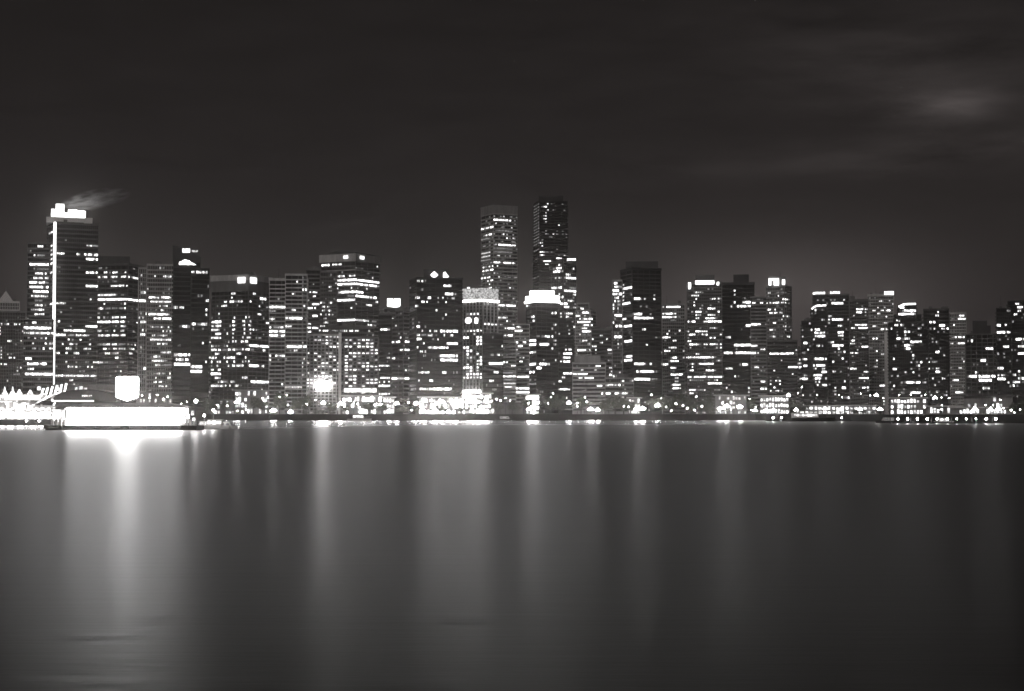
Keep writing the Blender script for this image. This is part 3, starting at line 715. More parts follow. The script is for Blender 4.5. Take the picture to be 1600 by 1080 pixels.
def x_23(root, Mi, b):
    roofbox(root, Mi, b[0], 978, 1028, 411, 421, M['dark'], 'penthouse', .55)
tower('apartment_tower', 'wide black tower with brightly lit narrow left flank near the middle of the skyline', 'tower', [
    B(1150, 970, 988, 1033, 418, 6.0, 4.1, 'dark', 'black', 4, '443:973 450:981-986! 474.5:975-985! 454:974-977 459:973-976 464:973-976 469:973-976 500:974-977 512:974-988! 536:976-988! 558:978-988! 563:978-988! 592:982-988 468:992-1002!,1006-1009 492:992-1003! 499:991-1012!,1014-1019 512.5:1006 459:1021 469:1023 537:1011 567:993-1004!,1006-1009,1018 579:994-1020!,1021-1025d 592:993-1014!,1017-1025d', rnd=(.0, .015), pier=3),
    B(1160, 957.5, None, 972, 437, 5.6, 3.5, 'slab', 'grey', 3, '443:960-965! 449:961-966 454:959-966! 459:958-970! 467:960-966 475:958 482:958 491:961-972! 495:964-971! 504:958 512:963-972! 529:961-972!', rnd=(.06, .12))], x_23)

tower('apartment_tower', 'lower grey tower dotted with bright windows right of the wide black tower', 'tower', [
    B(1250, 1035, None, 1070, 474, 5.3, 4.2, 'grid', 'grey', 3, '482:1043-1061! 488:1037-1042,1043-1049!,1055-1057 493:1049-1056 498:1037-1042!,1043-1048! 515:1046-1048,1060-1062 525:1037-1042!,1044-1048 535:1051-1057! 541:1049-1057! 547:1038-1042!,1043-1046 557:1049-1057! 563:1049-1060! 568:1037-1044! 573:1049-1057! 586:1049-1065! 591:1056 595:1055-1060 603:1049-1063! 608:1052-1064!', rnd=(.02, .06))])

def x_25(root, Mi, b):
    f = b[0]
    roofbox(root, Mi, f, 1087, 1116, 431, 441, M['dark'], 'penthouse', .5)
    panel(root, Mi, f, 1086.5, 1116, 438.5, 444.5, E['sign'], 'crown_light', .5, .4)
    panel(root, Mi, f, 1075.5, 1079.5, 441.5, 452, E['!'], 'corner_light', .4, .4)
    panel(root, Mi, f, 1120, 1123.5, 441, 446, E['!'], 'corner_light', .4, .4)
tower('apartment_tower', 'busy tower with a bright bar of light along its roofline and many lit floors', 'tower', [
    B(1150, 1074, None, 1128, 440, 5.1, 4.4, 'grid', 'mid', 4, '457:1086-1095 463:1082-1085,1087-1091 467:1112-1118,1122-1125 472:1086 477:1086 481:1105-1110!,1113-1117! 485:1122-1125! 486:1086-1096! 490:1107-1116 492:1088-1092,1094 496:1104-1117! 497:1087-1091 502:1074-1085!,1118-1128! 500:1105-1118! 505:1099-1105 513:1109-1116 516:1086-1091!,1093-1100 520:1099-1104 '
      '525:1074-1085!,1096-1104! 527:1111-1117! 523:1125 535:1074-1075,1077-1081 540:1077-1085!,1088-1091,1100-1104,1110-1116!,1121,1126 545:1078-1081,1121,1126 554:1088-1092 561:1073-1076,1079-1084,1086-1101!,1102-1109!,1111-1114,1118-1126! 568:1077-1085!,1091-1100!,1101-1116! 575:1080-1083 581:1077-1084!,1105-1117! '
      '587:1074-1127! 594:1088-1098d,1117-1121 600:1107-1114!,1116-1128! 608:1077-1086!,1089-1099d,1102,1117-1125d 614:1077-1083', rnd=(.01, .05))], x_25)
def x_26(root, Mi, b):
    roofbox(root, Mi, b[0], 1146, 1170, 430, 443, M['black'], 'penthouse', .5)
tower('apartment_tower', 'dark broad tower with two strong ribbon floors and a paler slab joined on its right', 'tower', [
    B(1200, 1128.5, None, 1179, 441, 6.1, 3.6, 'dark', 'black', 4, '445:1149 452:1149 459:1149 472:1147,1162-1165,1167-1172!,1176-1179 478:1141-1144,1150-1153d,1154-1158!,1159-1165! 481:1167-1174 506:1165-1174!,1174-1179! 526:1134d,1139,1172 538:1148-1157!,1159-1179! 551:1131-1145!,1147-1179! 569:1157d,1161-1167! 576:1136-1144 590:1149 606:1136,1169 612:1144,1169', rnd=(.0, .012), pier=3),
    B(1194, 1173.5, None, 1198, 463, 5.6, 3.4, 'band', 'grey', 2, '472:1176-1179,1188-1192 506:1175-1188! 538:1174-1183! 545:1188-1194 551:1174-1179!,1184 576:1178-1186 596:1189-1196! 608:1188-1197!', rnd=(.0, .04))], x_26)

def x_27(root, Mi, b):
    f = b[0]
    roofbox(root, Mi, f, 1200, 1228, 433, 447, M['mid'], 'penthouse', .5)
    for x0, x1, y0, y1 in ((1201, 1205, 435, 446), (1205.4, 1208.6, 435, 438.4), (1209, 1217, 435, 446), (1222, 1226.5, 437, 445)):
        roofpanel(root, Mi, f, x0, x1, y0, y1, (1200, 1228, .5), E['sign'], 'crown_light')
    antenna(root, Mi, f, 1219, 424, 436)
tower('apartment_tower', 'grey tower with upright bars of light and an antenna on its crown', 'tower', [
    B(1350, 1197.5, 1226, 1237, 446, 5.3, 3.6, 'grid', 'grey', 3, '457:1201-1204,1215d,1221d 465:1216 470:1209d,1224-1230! 474:1198,1204-1207,1209-1212,1214-1218!,1220-1222,1224-1227 482:1200-1204! 491:1202-1206!,1208-1214! 495:1226-1230! 503:1209-1213! 512:1226-1229 516:1204-1207,1209-1213d,1226-1229,1235 526:1206-1212,1229-1233', rnd=(.01, .05)),
    B(1338, 1197, None, 1246, 531, 5.3, 3.8, 'band', 'mid', 3, '554:1202-1210!,1210-1238! 561:1221 573:1231-1244! 585:1238 578:1209 596:1203-1206,1213,1218 602:1203,1218 606:1210 613:1204,1213-1217', rnd=(.005, .03))], x_27)

def rim(root, Mi, b, pts, mat=None):
    w = MB(); mid = b.W @ Vector((-b.L / 2, -.4, 0))
    q = [Mi @ P(x, y, mid.y) for x, y in pts]
    for a, c in zip(q, q[1:]): w.tube(a, c, .55, .55, 6)
    return w.build('rim_light', mat or E['!'], root)
def x_28(root, Mi, b):
    w = MB(); f = b[0]; T = Mi @ f.W
    rim(root, Mi, b[1], [(1268.5, 483), (1271, 480.5), (1274, 478.5), (1278, 477.8), (1290.5, 477.4)])
    panel(root, Mi, b[2], 1270, 1289, 456.5, 460, E['b'], 'roof_light', .4, .4)
    panel(root, Mi, b[2], 1297, 1312, 455.5, 459, E['b'], 'roof_light', .4, .4)
tower('apartment_tower', 'stepped dark apartment tower with a curved rim of light on its left shoulder', 'tower', [
    B(1195, 1253, None, 1270, 501, 5.1, 3.8, 'slab', 'dark', 2, '516:1253d 526:1253-1255 535:1256-1260! 544:1263 557:1251 564:1257-1260 574:1257-1261! 594:1253-1256!,1258-1262!', rnd=(.015, .04)),
    B(1200, 1268, None, 1292, 480, 5.1, 3.8, 'slab', 'dark', 2, '484:1274 516:1275-1281! 522:1274-1282! 527:1274-1282!,1284-1289! 521:1284-1288 543:1279 563:1274-1281!,1283-1290! 573:1268-1274!,1276-1290! 578:1276,1284-1289 583:1284-1292! 588:1268-1274,1276-1283! 594:1275-1282! 600:1277 604:1284-1291', rnd=(.01, .03)),
    B(1215, 1271, None, 1327, 459, 5.1, 4.0, 'slab', 'mid', 2, '472:1301-1316! 498:1302-1317! 494:1297 508:1311-1315 519:1311-1316! 523:1312-1316 527:1311,1316 541:1300-1316! 537:1299-1303 549:1310d,1314d,1320 563:1300-1303 579:1302-1306 608:1304-1307,1315-1320!', rnd=(.01, .035))], x_28)

tower('apartment_tower', 'hazy grey tower with dotted lights left of the pale fin walled tower', 'tower', [
    B(1400, 1323, None, 1357, 467, 4.9, 3.5, 'grid', 'mid', 4, '474:1325,1339d 488:1325 495:1335 482:1340-1348!,1353-1356 487:1340-1347! 508:1336-1345,1348-1357! 512:1328-1334! 513:1345-1357! 522:1324-1328! 531:1328-1335! 535:1324-1335 540:1323-1327! 553:1329-1337! 577:1328-1337! 582:1327 543:1348-1357! 580:1350-1356 592:1342-1357! 598:1349-1351 607:1349-1357!', rnd=(.01, .05))])
def x_30(root, Mi, b):
    f = b[0]
    panel(root, Mi, f, 1382, 1396, 455.5, 460.5, E['!'], 'roof_light', .4, .4)
    T = Mi @ f.W
    MB().box(-f.L * .36, -.2, -1.6, -.5, 0, f.H - 60 * f.mpp, T).build('fin_wall', M['white'], root)
tower('apartment_tower', 'pale hazy tower with blank white fin wall and lights stepping down its right edge', 'tower', [
    B(1500, 1356, None, 1397, 459, 4.9, 3.4, 'grid', 'light', 4, '462:1371-1380!,1382-1386 469:1373-1377 482:1371 485:1376-1380,1383-1391! 487:1365-1368 489:1372-1376 494:1386 506:1383-1387 509:1363-1370! 514:1378-1387! 528:1384-1387!,1365-1370! 547:1369 553:1376-1382,1385-1388! 562:1371 574:1367-1370 582:1385-1389! 600:1376-1388!', rnd=(.005, .05)),], x_30)

def x_31(root, Mi, b):
    rim(root, Mi, b[1], [(1404.5, 479.5), (1408, 477.5), (1412, 475.9), (1417, 475.2), (1430.5, 475)])
tower('apartment_tower', 'near black apartment tower with stepped shoulders and a curved rim of light at its top', 'tower', [
    B(1100, 1389, None, 1450, 503, 5.3, 4.2, 'slab', 'black', 2, '506:1399-1403,1406-1412! 512:1394 520:1414-1420! 527:1401-1405!,1407-1413d,1413-1420! 530:1413-1420 536:1424-1440! 541:1414-1420! 546:1414-1422! 556:1425-1429! 566:1425,1439! 563:1396 578:1396-1400! 582:1426 598:1415-1423!,1425-1437! 604:1396 612:1408-1414d,1425-1430!,1432-1437! 526:1439 589:1395d', rnd=(.01, .03)),
    B(1104, 1404, None, 1432, 476.5, 5.3, 4.0, 'slab', 'black', 1, '482:1408-1412! 488:1412-1421!,1422-1430! 493:1405-1412!,1413-1419,1423-1428!,1430-1433d 499:1404', rnd=(.0, .02), base=508),
    B(1108, 1398, None, 1440, 491, 5.3, 4.0, 'slab', 'black', 1, '499:1401-1403', rnd=(.0, .02), base=508)], x_31)
tower('apartment_tower', 'dim dark slab tower right of the rim lit black tower', 'tower', [
    B(1200, 1444, None, 1483, 482, 5.2, 4, 'slab', 'dark', 3, '493:1463-1466 489:1465 506:1453-1461!,1468-1476! 515:1471-1476,1479-1483!,1461 535:1458d,1463 548:1463-1466! 568:1450-1453,1458-1465! 574:1463-1466 581:1463-1466! 591:1472-1475 594:1475 480:1480', rnd=(.008, .025))])
tower('apartment_tower', 'misty pale tower with twin columns of lights at the right of the skyline', 'tower', [
    B(1520, 1480, None, 1510, 488, 4.8, 3.3, 'grid', 'light', 3, '494:1499-1505! 498:1488-1492d,1498-1508! 508:1491! 525:1491-1494!,1498-1507! 538:1485-1489,1499-1508! 574:1501 596:1491-1498! 603:1487 611:1494-1504!', rnd=(.005, .04))])
def x_34(root, Mi, b):
    roofbox(root, Mi, b[0], 1520, 1542, 502, 522, M['dark'], 'penthouse', .6)
    roofbox(root, Mi, b[0], 1541, 1548, 509, 522, M['dark'], 'stair_tower', .6)
tower('office_block', 'brown mid rise block with a box penthouse and one bright floor low down', 'building', [
    B(1150, 1509, None, 1558, 521, 6.2, 3.8, 'pier', 'mid', 2, '532:1512d,1517-1520! 542:1541-1544!,1547-1552! 565:1533-1539! 581:1524 587:1513-1517!,1519-1526!,1530-1540!,1542-1555! 593:1530-1540!,1540-1548! 609:1537-1540,1541-1546', rnd=(.0, .03), pier=3)], x_34)
tower('apartment_tower', 'tall stepped dark tower cut off by the right edge of the view', 'tower', [
    B(1105, 1558, None, 1580, 481, 5.6, 4, 'slab', 'black', 2, '485:1573-1580d 490:1580 506:1558-1563!,1570 521:1558-1563!,1564-1569!,1574-1578 539:1569-1572,1575 576:1560-1568! 588:1560,1567 592:1558-1569!', rnd=(.005, .02)),
    B(1100, 1576, None, 1640, 469, 5.6, 4, 'slab', 'black', 2, '473:1588-1591 478:1589-1598! 484:1592 490:1585-1588 528:1589-1601! 539:1592-1601! 544:1592-1596 553:1590-1601! 578:1592 592:1593-1601! 598:1582-1594 605:1576-1584!', rnd=(.005, .02))])
# lesser blocks that close the gaps at the foot of the skyline
for (nm, lab, d, xl, xr, top, w, lit) in (
    ('office_block', 'dim low block behind the gap right of the black arched tower', 1420, 322, 334, 500, 'mid', '534:328 560:326'),
    ('office_block', 'dim grey block filling the gap beside the upright bar crowned tower', 1450, 1236, 1256, 545, 'grey', '574:1250-1254! 560:1250 594:1250-1254'),
    ('office_block', 'plain dark block between the two grey towers right of the black tower', 1420, 1024, 1040, 528, 'mid', '568:1029-1033! 548:1032'),
    ('office_block', 'small hazy block between the busy roofline bar tower and its left neighbour', 1430, 1064, 1080, 500, 'mid', '512:1067 545:1067 562:1067 580:1066'),
    ('office_block', 'dim slab behind the gap between the diamond sign tower and its left neighbour', 1500, 584, 616, 520, 'mid', ''),
):
    tower(nm, lab, 'building', [B(d, xl, None, xr, top, 6, 3.6, 'band', w, 2, lit, rnd=(.03, .06))], group='blocks in the gaps of the skyline')

# ------------------------------------------------------------------ low buildings along the shore
def pavilion(label, px0, px1, py_top, Y, depth=12, lit=.75, lv='b', roof='grey', bay=1.7, name='pavilion', pier_h=.55, over=1.2):
    """low flat roofed building with a glazed lit front: facade, roof, glass bays (each its own)"""
    p0, p1 = P(px0, py_top, Y), P(px1, py_top, Y)
    w = p1.x - p0.x; h = p0.z - GZ
    root = thing(name, label, 'building', ((p0.x + p1.x) / 2, Y, GZ), -math.atan((p0.x + p1.x) / 2 / Y), 'low buildings along the shore')
    nfl = max(1, round(h / 3.4)); fh = (h - .7) / nfl
    n = max(2, min(int(90 / nfl), round(w / bay))); bw = w / n
    f = MB()
    f.box(-w / 2, w / 2, .5, depth, 0, h - .55)
    for k in range(nfl): f.box(-w / 2 - .1, w / 2 + .1, -.12, .5, k * fh, k * fh + fh * .16)
    for i in range(n + 1): f.box(-w / 2 + i * bw - .14, -w / 2 + i * bw + .14, -.2, .5, .02, h - .55)
    f.build('facade', M['grey' if roof != 'dark' else 'mid'], root)
    MB().box(-w / 2 - over, w / 2 + over, -over * 1.5, depth + .4, h - .5, h).build('roof', M[roof], root)
    for k in range(nfl):
        for i in range(n):
            if random.random() > lit: continue
            l = random.choice([lv, lv, lv, 'b', 'm'])
            o = bpy.data.objects.new('lit_window', WIN[l]); link(o, root)
            hh = random.uniform(.42, .72); o.location = (-w / 2 + (i + .5) * bw, .3, k * fh + fh * (.24 + hh / 2)); o.scale = (bw * random.uniform(.5, .82), 1, fh * hh)
    return root
pavilion('shore building with a bright awning row below the louvred tower with two square signs', 368, 418, 609, 990, 14, .5, 'b')
pavilion('dim low building right of the barge below the black arched tower', 322, 366, 624, 985, 10, .25, 'm', 'dark')
pavilion('low lit arcade below the squat chequered hotel', 536, 596, 618, 1000, 12, .6, 'F', 'white')
pavilion('small lit kiosk between the hotel and the black diamond sign tower', 599, 616, 620, 985, 8, .9, 'b', 'white')
pavilion('bright glazed pavilion at the foot of the black diamond sign tower', 655, 724, 620, 1000, 14, .8, 'F', 'white')
pavilion('brightest forecourt pavilion at the foot of the white crowned tower', 722, 768, 614, 1008, 12, 1, 'F', 'white')
pavilion('low wharf building left of the dark quay bank with bright end windows', 740, 772, 636, 968, 8, .8, 'F', 'grey')
pavilion('narrow three storey lit waterfront bar below the blazing crowned tower', 822, 842, 616, 985, 8, .9, 'F', 'white')
pavilion('shadowy quay shed below the striped low block', 770, 826, 629, 985, 10, .15, 'm', 'dark')
pavilion('tiny lit cafe below the left flank of the wide black tower', 982, 1000, 621, 985, 8, .9, 'b', 'white')
pavilion('wide flat roofed lit hall below the dark broad tower', 1118, 1166, 617, 1000, 16, .45, 'm', 'light')
pavilion('lit restaurant below the grey tower with upright bars of light', 1188, 1232, 618, 995, 12, .85, 'b', 'white')
pavilion('very long lit market gallery to the right of the restaurant', 1244, 1368, 633, 985, 12, .8, 'b', 'light', 2.6)
pavilion('two storey lit boat club below the rim lit black tower', 1392, 1446, 621, 900, 14, .85, '!', 'white')
pavilion('low glowing gallery right of the two storey boat club', 1448, 1500, 634, 890, 12, .7, 'b', 'white')
pavilion('dim grey terrace of stores below the brown mid rise block', 1508, 1580, 618, 905, 14, .18, 'm', 'mid')
pavilion('long bright quayside cafe in front of the grey terrace of stores', 1490, 1576, 636, 870, 9, .75, 'b', 'white')

# ------------------------------------------------------------------ trees
def leaf_crown(kind, seed, nleaf):
    rnd = random.Random(seed); b = MB()
    def leafquad(c, s):
        n = Vector((rnd.uniform(-1, 1), rnd.uniform(-1, 1), rnd.uniform(-.4, 1))).normalized(); a = n.orthogonal().normalized(); t = n.cross(a)
        q = rnd.uniform(0, 6.28); a, t = a * math.cos(q) + t * math.sin(q), t * math.cos(q) - a * math.sin(q)
        b.quad([c + a * s, c + t * s * .6, c - a * s, c - t * s * .6])
    if kind == 'broad':
        lobes = []
        for i in range(13):
            th = rnd.uniform(0, 6.28); rr = rnd.uniform(.05, .34); z = rnd.uniform(.38, .86)
            lobes.append((Vector((rr * math.cos(th), rr * math.sin(th), z)), rnd.uniform(.09, .17)))
        for i in range(nleaf):
            c, r = rnd.choice(lobes)
            v = Vector((rnd.gauss(0, 1), rnd.gauss(0, 1), rnd.gauss(0, .8))); v = v.normalized() * r * rnd.uniform(.45, 1.1)
            leafquad(c + v, rnd.uniform(.02, .042))
        tr = MB().tube((0, 0, 0), (.01, 0, .42), .028, .017)
        for c, r in lobes[:9]: tr.tube((.005, 0, rnd.uniform(.26, .4)), c, .012, .004, 5)
    else:
        for i in range(nleaf):
            t = rnd.random() ** .7; z = .1 + .9 * t
            lay = (math.sin(z * 46) * .5 + .5)
            r = (1 - t) * .23 * (.55 + .55 * lay) + .008; th = rnd.uniform(0, 6.28)
            leafquad(Vector((r * math.cos(th) * rnd.uniform(.4, 1), r * math.sin(th) * rnd.uniform(.4, 1), z - r * .25)), rnd.uniform(.014, .03))
        tr = MB().tube((0, 0, 0), (0, 0, .97), .022, .003)
        for i in range(14):
            z = .15 + i * .055; th = i * 2.4; r = (1 - z) * .2
            tr.tube((0, 0, z), (r * math.cos(th), r * math.sin(th), z - .02), .006, .002, 4)
    return b, tr
TREES = {}
for k, kind, seed in (('broad0', 'broad', 3), ('broad1', 'broad', 8), ('broad2', 'broad', 15), ('fir0', 'fir', 4), ('fir1', 'fir', 9)):
    c, t = leaf_crown(kind, seed, 2400)
    TREES[k] = (c.mesh('crown', M['leaf' if kind == 'broad' else 'needle']), t.mesh('trunk', M['bark']))
def tree(kind, px, Y, top, label, wide=1.0, z0=GZ, rz=None):
    p = P(px, top, Y); h = p.z - z0
    root = thing('broadleaf_tree' if kind.startswith('b') else 'conifer_tree', label, 'tree', (p.x, Y, z0), random.uniform(0, 6) if rz is None else rz, 'trees along the promenade')
    for nm, me in zip(('crown', 'trunk'), TREES[kind]):
        o = link(bpy.data.objects.new(nm, me), root); o.scale = (h * wide, h * wide, h)
NEAR = [(40, 'the marina clubhouse'), (200, 'the fuel barge'), (300, 'the black arched tower'), (375, 'the louvred tower with two square signs'), (448, 'the pale banded tower'), (505, 'the floodlit hotel entrance'),
        (565, 'the right half of the chequered hotel'), (622, 'the notched sign tower'), (682, 'the black diamond sign tower'), (740, 'the white crowned tower'), (790, 'the striped low block'), (845, 'the blazing crowned tower'),
        (918, 'the low pale office block'), (962, 'the gap beside the wide black tower'), (1008, 'the wide black tower'), (1052, 'the lower grey tower'), (1100, 'the roofline bar tower'), (1152, 'the dark broad tower'),
        (1215, 'the upright bar crowned tower'), (1272, 'the stepped dark tower'), (1308, 'the end of the curved rim tower'), (1345, 'the hazy grey tower'), (1385, 'the pale fin walled tower'), (1425, 'the rim lit black tower'),
        (1465, 'the dim slab tower'), (1500, 'the misty pale tower'), (1535, 'the brown mid rise block'), (1590, 'the right edge tower')]
def near(px): return min(NEAR, key=lambda t: abs(t[0] - px))[1]
ORD = ['', 'second ', 'third ', 'fourth ', 'fifth ', 'sixth ', 'seventh ', 'eighth ', 'ninth ', 'tenth ', 'eleventh ', 'twelfth ']
def ordinal_labels(items, fmt):
    """items: list of (px, kind words); one label each, told apart by what stands behind and by the count from the left"""
    seen, out = {}, {}
    for i in sorted(range(len(items)), key=lambda i: items[i][0]):
        k = (items[i][1], near(items[i][0])); seen[k] = seen.get(k, 0) + 1; out[i] = (k, seen[k])
    res = []
    for i in range(len(items)):
        k, n = out[i]; tot = seen[k]
        o = '' if tot == 1 else ('leftmost ' if n == 1 else ORD[n - 1] + 'from left ' if n > 1 else '')
        res.append(fmt(o, k[0], k[1]))
    return res
TR = [('broad0', 327, 972, 622, 1.1), ('broad1', 352, 968, 626, 1.0), ('broad2', 396, 975, 618, 1.0), ('broad0', 409, 962, 624, 1.1), ('broad1', 437, 972, 613, .9), ('broad2', 461, 965, 622, 1.1), ('broad0', 479, 975, 616, .9),
      ('fir0', 475.5, 958, 625, .8), ('broad1', 520, 966, 630, 1.2), ('broad2', 541, 960, 632, 1.3), ('broad0', 577, 962, 629, 1.3), ('broad1', 596, 965, 628, 1.2), ('broad2', 630, 961, 634, 1.3), ('broad0', 649, 964, 633, 1.2),
      ('broad1', 690, 964, 633, 1.2), ('broad2', 720, 962, 634, 1.3), ('broad0', 778, 962, 628, 1.4), ('broad1', 800, 965, 626, 1.3), ('broad2', 818, 970, 622, 1.1), ('broad0', 858, 966, 620, 1.0), ('broad1', 873, 970, 616, .9),
      ('broad2', 880, 964, 628, 1.2), ('broad0', 908, 970, 617, .9), ('broad1', 945, 966, 624, 1.1), ('broad2', 961, 960, 617, 1.1), ('broad0', 974, 962, 621, 1.1), ('broad1', 985, 968, 626, 1.1), ('broad2', 1018, 970, 620, 1.0),
      ('broad0', 1037, 968, 616, 1.0), ('broad1', 1047, 962, 622, 1.2), ('broad2', 1064, 970, 612, .9), ('broad0', 1082, 966, 618, 1.0), ('fir0', 1110, 958, 608, .75), ('fir1', 1106, 962, 617, .9), ('broad1', 1095, 964, 626, 1.2),
      ('broad2', 1176, 970, 622, 1.0), ('broad0', 1240, 966, 624, 1.0), ('broad1', 1256, 964, 628, 1.2), ('broad1', 1320, 905, 643, 1.7), ('broad2', 1334, 880, 641, 1.8), ('broad0', 1349, 862, 641, 1.8), ('broad1', 1363, 838, 642, 1.8),
      ('broad2', 1376, 815, 643, 1.8), ('broad0', 1470, 790, 641, 1.4), ('broad2', 1536, 760, 642, 1.5), ('broad1', 1584, 730, 628, 1.0), ('fir0', 1592, 712, 618, .8), ('broad0', 1601, 705, 622, 1.0), ('broad2', 1596, 684, 640, 1.5)]
def tkind(t):
    return 'dark pointed conifer' if t[0].startswith('f') else ('low round bushy tree' if t[4] >= 1.4 else 'leafy promenade tree')
for t, lab in zip(TR, ordinal_labels([(t[1], tkind(t)) for t in TR], lambda o, k, nr: (o + k + ' before ' + nr))):
    tree(t[0], t[1], t[2], t[3], lab, t[4])

# ------------------------------------------------------------------ street lamps
LM = {'pole': MB().lathe([(.16, 0), (.16, .35), (.09, .5), (.075, 1)], n=8).mesh('pole', M['metal'])}
gp = [(math.sin(math.pi * i / 8) * .5 + .001, -.5 * math.cos(math.pi * i / 8)) for i in range(9)]
LM['arm'] = MB().tube((0, 0, 0), (.7, 0, .05), .045, .035, 6).tube((.68, 0, .04), (1, 0, .35), .04, .03, 6).mesh('arm', M['metal'])
LM['globe'] = MB().lathe(gp, n=12).mesh('lamp_globe', E['lamp'])
LM['globe2'] = LM['globe'].copy(); LM['globe2'].materials.clear(); LM['globe2'].materials.append(E['lamp2'])
LM['cap'] = MB().lathe([(.30, .44), (.34, .47), (.16, .60), (.03, .68)], n=10).mesh('lamp_cap', M['metal'])
LAMPS = [(427, 640, 3), (454, 642, 2), (505, 628, 2), (532, 629, 2), (559, 631, 1), (589, 631, 2), (565, 641, 1), (608, 641, 2), (620, 629, 2), (638, 629, 1), (650, 629, 2), (643, 641, 1), (662, 641, 3), (682, 629, 2), (680, 640, 3),
         (692, 627, 2), (701, 642, 2), (713, 625, 2), (738, 641, 2), (760, 624, 2), (747, 640, 2), (826, 638, 2), (836, 640, 1), (826, 630, 1), (889, 628, 2), (902, 630, 1), (917, 628, 1), (923, 638, 3), (934, 639, 2), (1004, 637, 3), (994, 638, 2),
         (1027, 632, 2), (1056, 631, 1), (1067, 634, 1), (1074, 638, 1), (1097, 635, 1), (1085, 641, 1), (1125, 637, 2), (1136, 633, 3), (1156, 634, 3), (1180, 640, 2), (1197, 640, 3), (1209, 640, 3), (1232, 616, 2), (1244, 639, 2), (1289, 637, 2), (1314, 638, 2),
         (1344, 638, 2), (1375, 638, 3), (1369, 616, 2), (1400, 637, 2), (1412, 640, 2), (1424, 640, 3), (1442, 634, 2), (1461, 620, 2), (1483, 622, 1), (1523, 637, 2), (1548, 638, 2), (1560, 637, 2), (1580, 641, 1), (370, 627, 2), (371, 642, 1), (355, 634, 1), (340, 633, 1)]
LAMPS += [(x, y, 0) for x, y in [(283,631),(292,628),(384,640),(410,622),(419,621),(414,627),(437,620),(448,618),(450,633),(461,631),(480,632),(493,625),(516,631),(528,635),(553,629),(597,631),(655,629),(672,626),(705,631),(722,634),(731,628),(750,636),(768,627),(776,624),(782,626),(790,622),(797,626),(842,628),(856,630),(861,621),(864,615),(902,635),(914,621),(941,615),(951,615),(975,635),(982,636),(1018,617),(1033,622),(1041,636),(1049,642),(1086,629),(1088,620),(1124,642),(1132,639),(1142,640),(1171,623),(1174,641),(1181,636),(1247,614),(1253,605),(1277,617),(1311,617),(1316,621),(1345,615),(1360,618),(1380,622),(1405,617),(1423,617),(1446,617),(1471,621),(1472,633),(1484,637),(1563,625),(1585,645),(1594,640),(1568,638),(1552,633),(1540,633)]]
def lamp(px, py, size, label, Y=None, z0=GZ, name='street_lamp', group='street lamps along the promenade', cat='street lamp'):
    xr = (px - 800) / FPX
    if Y is None:
        Y = 955.0
        for _ in range(4): Y = shore_y(xr * Y) + (6 if py > 633 else 20)
    p = P(px, py, Y); h = max(1.2, p.z - z0)
    root = thing(name, label, cat, (p.x, Y, z0), 0, group)
    g = {0: .34, 1: .5, 2: .8, 3: .95}[size]; gl = LM['globe2' if px > 1170 or px < 300 else 'globe']
    o = link(bpy.data.objects.new('pole', LM['pole']), root); o.scale = (1.0, 1.0, h - g * .5)
    o = link(bpy.data.objects.new('lamp_globe', gl), root); o.location = (0, 0, h); o.scale = (g, g, g)
    if size >= 2 and name == 'street_lamp':          # extra globes on side arms, added to widen the glare of bright lamps
        nb, ra = (4, .95) if size == 2 else (6, 1.25)
        for i in range(nb):
            t = 2 * math.pi * (i + .25) / nb; gs = g * .8
            o = link(bpy.data.objects.new('lamp_globe', gl), root); o.location = (ra * math.cos(t), ra * math.sin(t), h - .75); o.scale = (gs, gs, gs)
            a = link(bpy.data.objects.new('arm', LM['arm']), root); a.location = (0, 0, h - 1.35); a.rotation_euler = (0, 0, t); a.scale = (ra, 1, 1)
    o = link(bpy.data.objects.new('lamp_cap', LM['cap']), root); o.location = (0, 0, h); o.scale = (g, g, g)
    return root
lk = lambda l: ('low ' if l[1] > 636 else 'high ') + {0: 'tiny globe lamp', 1: 'small globe lamp', 2: 'bright glare-widened lamp', 3: 'big dazzling glare-widened lamp'}[l[2]]
for l, lab in zip(LAMPS, ordinal_labels([(l[0], lk(l)) for l in LAMPS], lambda o, k, nr: (o + k + ' before ' + nr).replace(' with two square signs', ''))):
    lamp(l[0], l[1], l[2], lab)

# ------------------------------------------------------------------ floating docks with bollard lamps
def dock(label, px0, px1, Y, top=.55, wid=3.0, gang=0):
    x0, x1 = (px0 - 800) / FPX * Y, (px1 - 800) / FPX * Y
    root = thing('floating_dock', label, 'dock', ((x0 + x1) / 2, Y, 0))
    hw = (x1 - x0) / 2
    d = MB(); n = max(2, int(2 * hw / 4))
    for i in range(n):
        a = -hw + 2 * hw * i / n; d.box(a + .06, a + 2 * hw / n - .06, -wid / 2, wid / 2, -.35, top - .12)
    d.build('pontoon', M['hull'], root)
    d = MB(); m = int(2 * hw / .5)
    for i in range(m): a = -hw + 2 * hw * i / m; d.box(a, a + 2 * hw / m - .04, -wid / 2 - .1, wid / 2 + .1, top - .12, top)
    d.build('deck', M['timber'], root)
    for i in range(0, n + 1, 2):
        a = -hw + 2 * hw * i / n
        MB().tube((a, wid / 2 + .3, -1), (a, wid / 2 + .3, 2.3), .17, .15).build('pile', M['timber'], root)
    return root
dock('long right hand floating dock lined with eleven evenly spaced lamps', 1392, 1568, 655, .6, 3)
DL = [1403, 1418, 1433.5, 1449, 1464, 1480, 1495, 1510, 1525, 1541, 1556]
DS = [2, 2, 2, 2, 2, 2, 1, 1, 1, 2, 2]
words = ['first', 'second', 'third', 'fourth', 'fifth', 'sixth', 'seventh', 'eighth', 'ninth', 'tenth', 'eleventh']
for i, (x, s) in enumerate(zip(DL, DS)):
    lamp(x, 655, s, words[i] + ' from left of the lamps along the right hand dock', 655, .6, 'dock_lamp', 'lamps along the right hand dock', 'dock lamp')
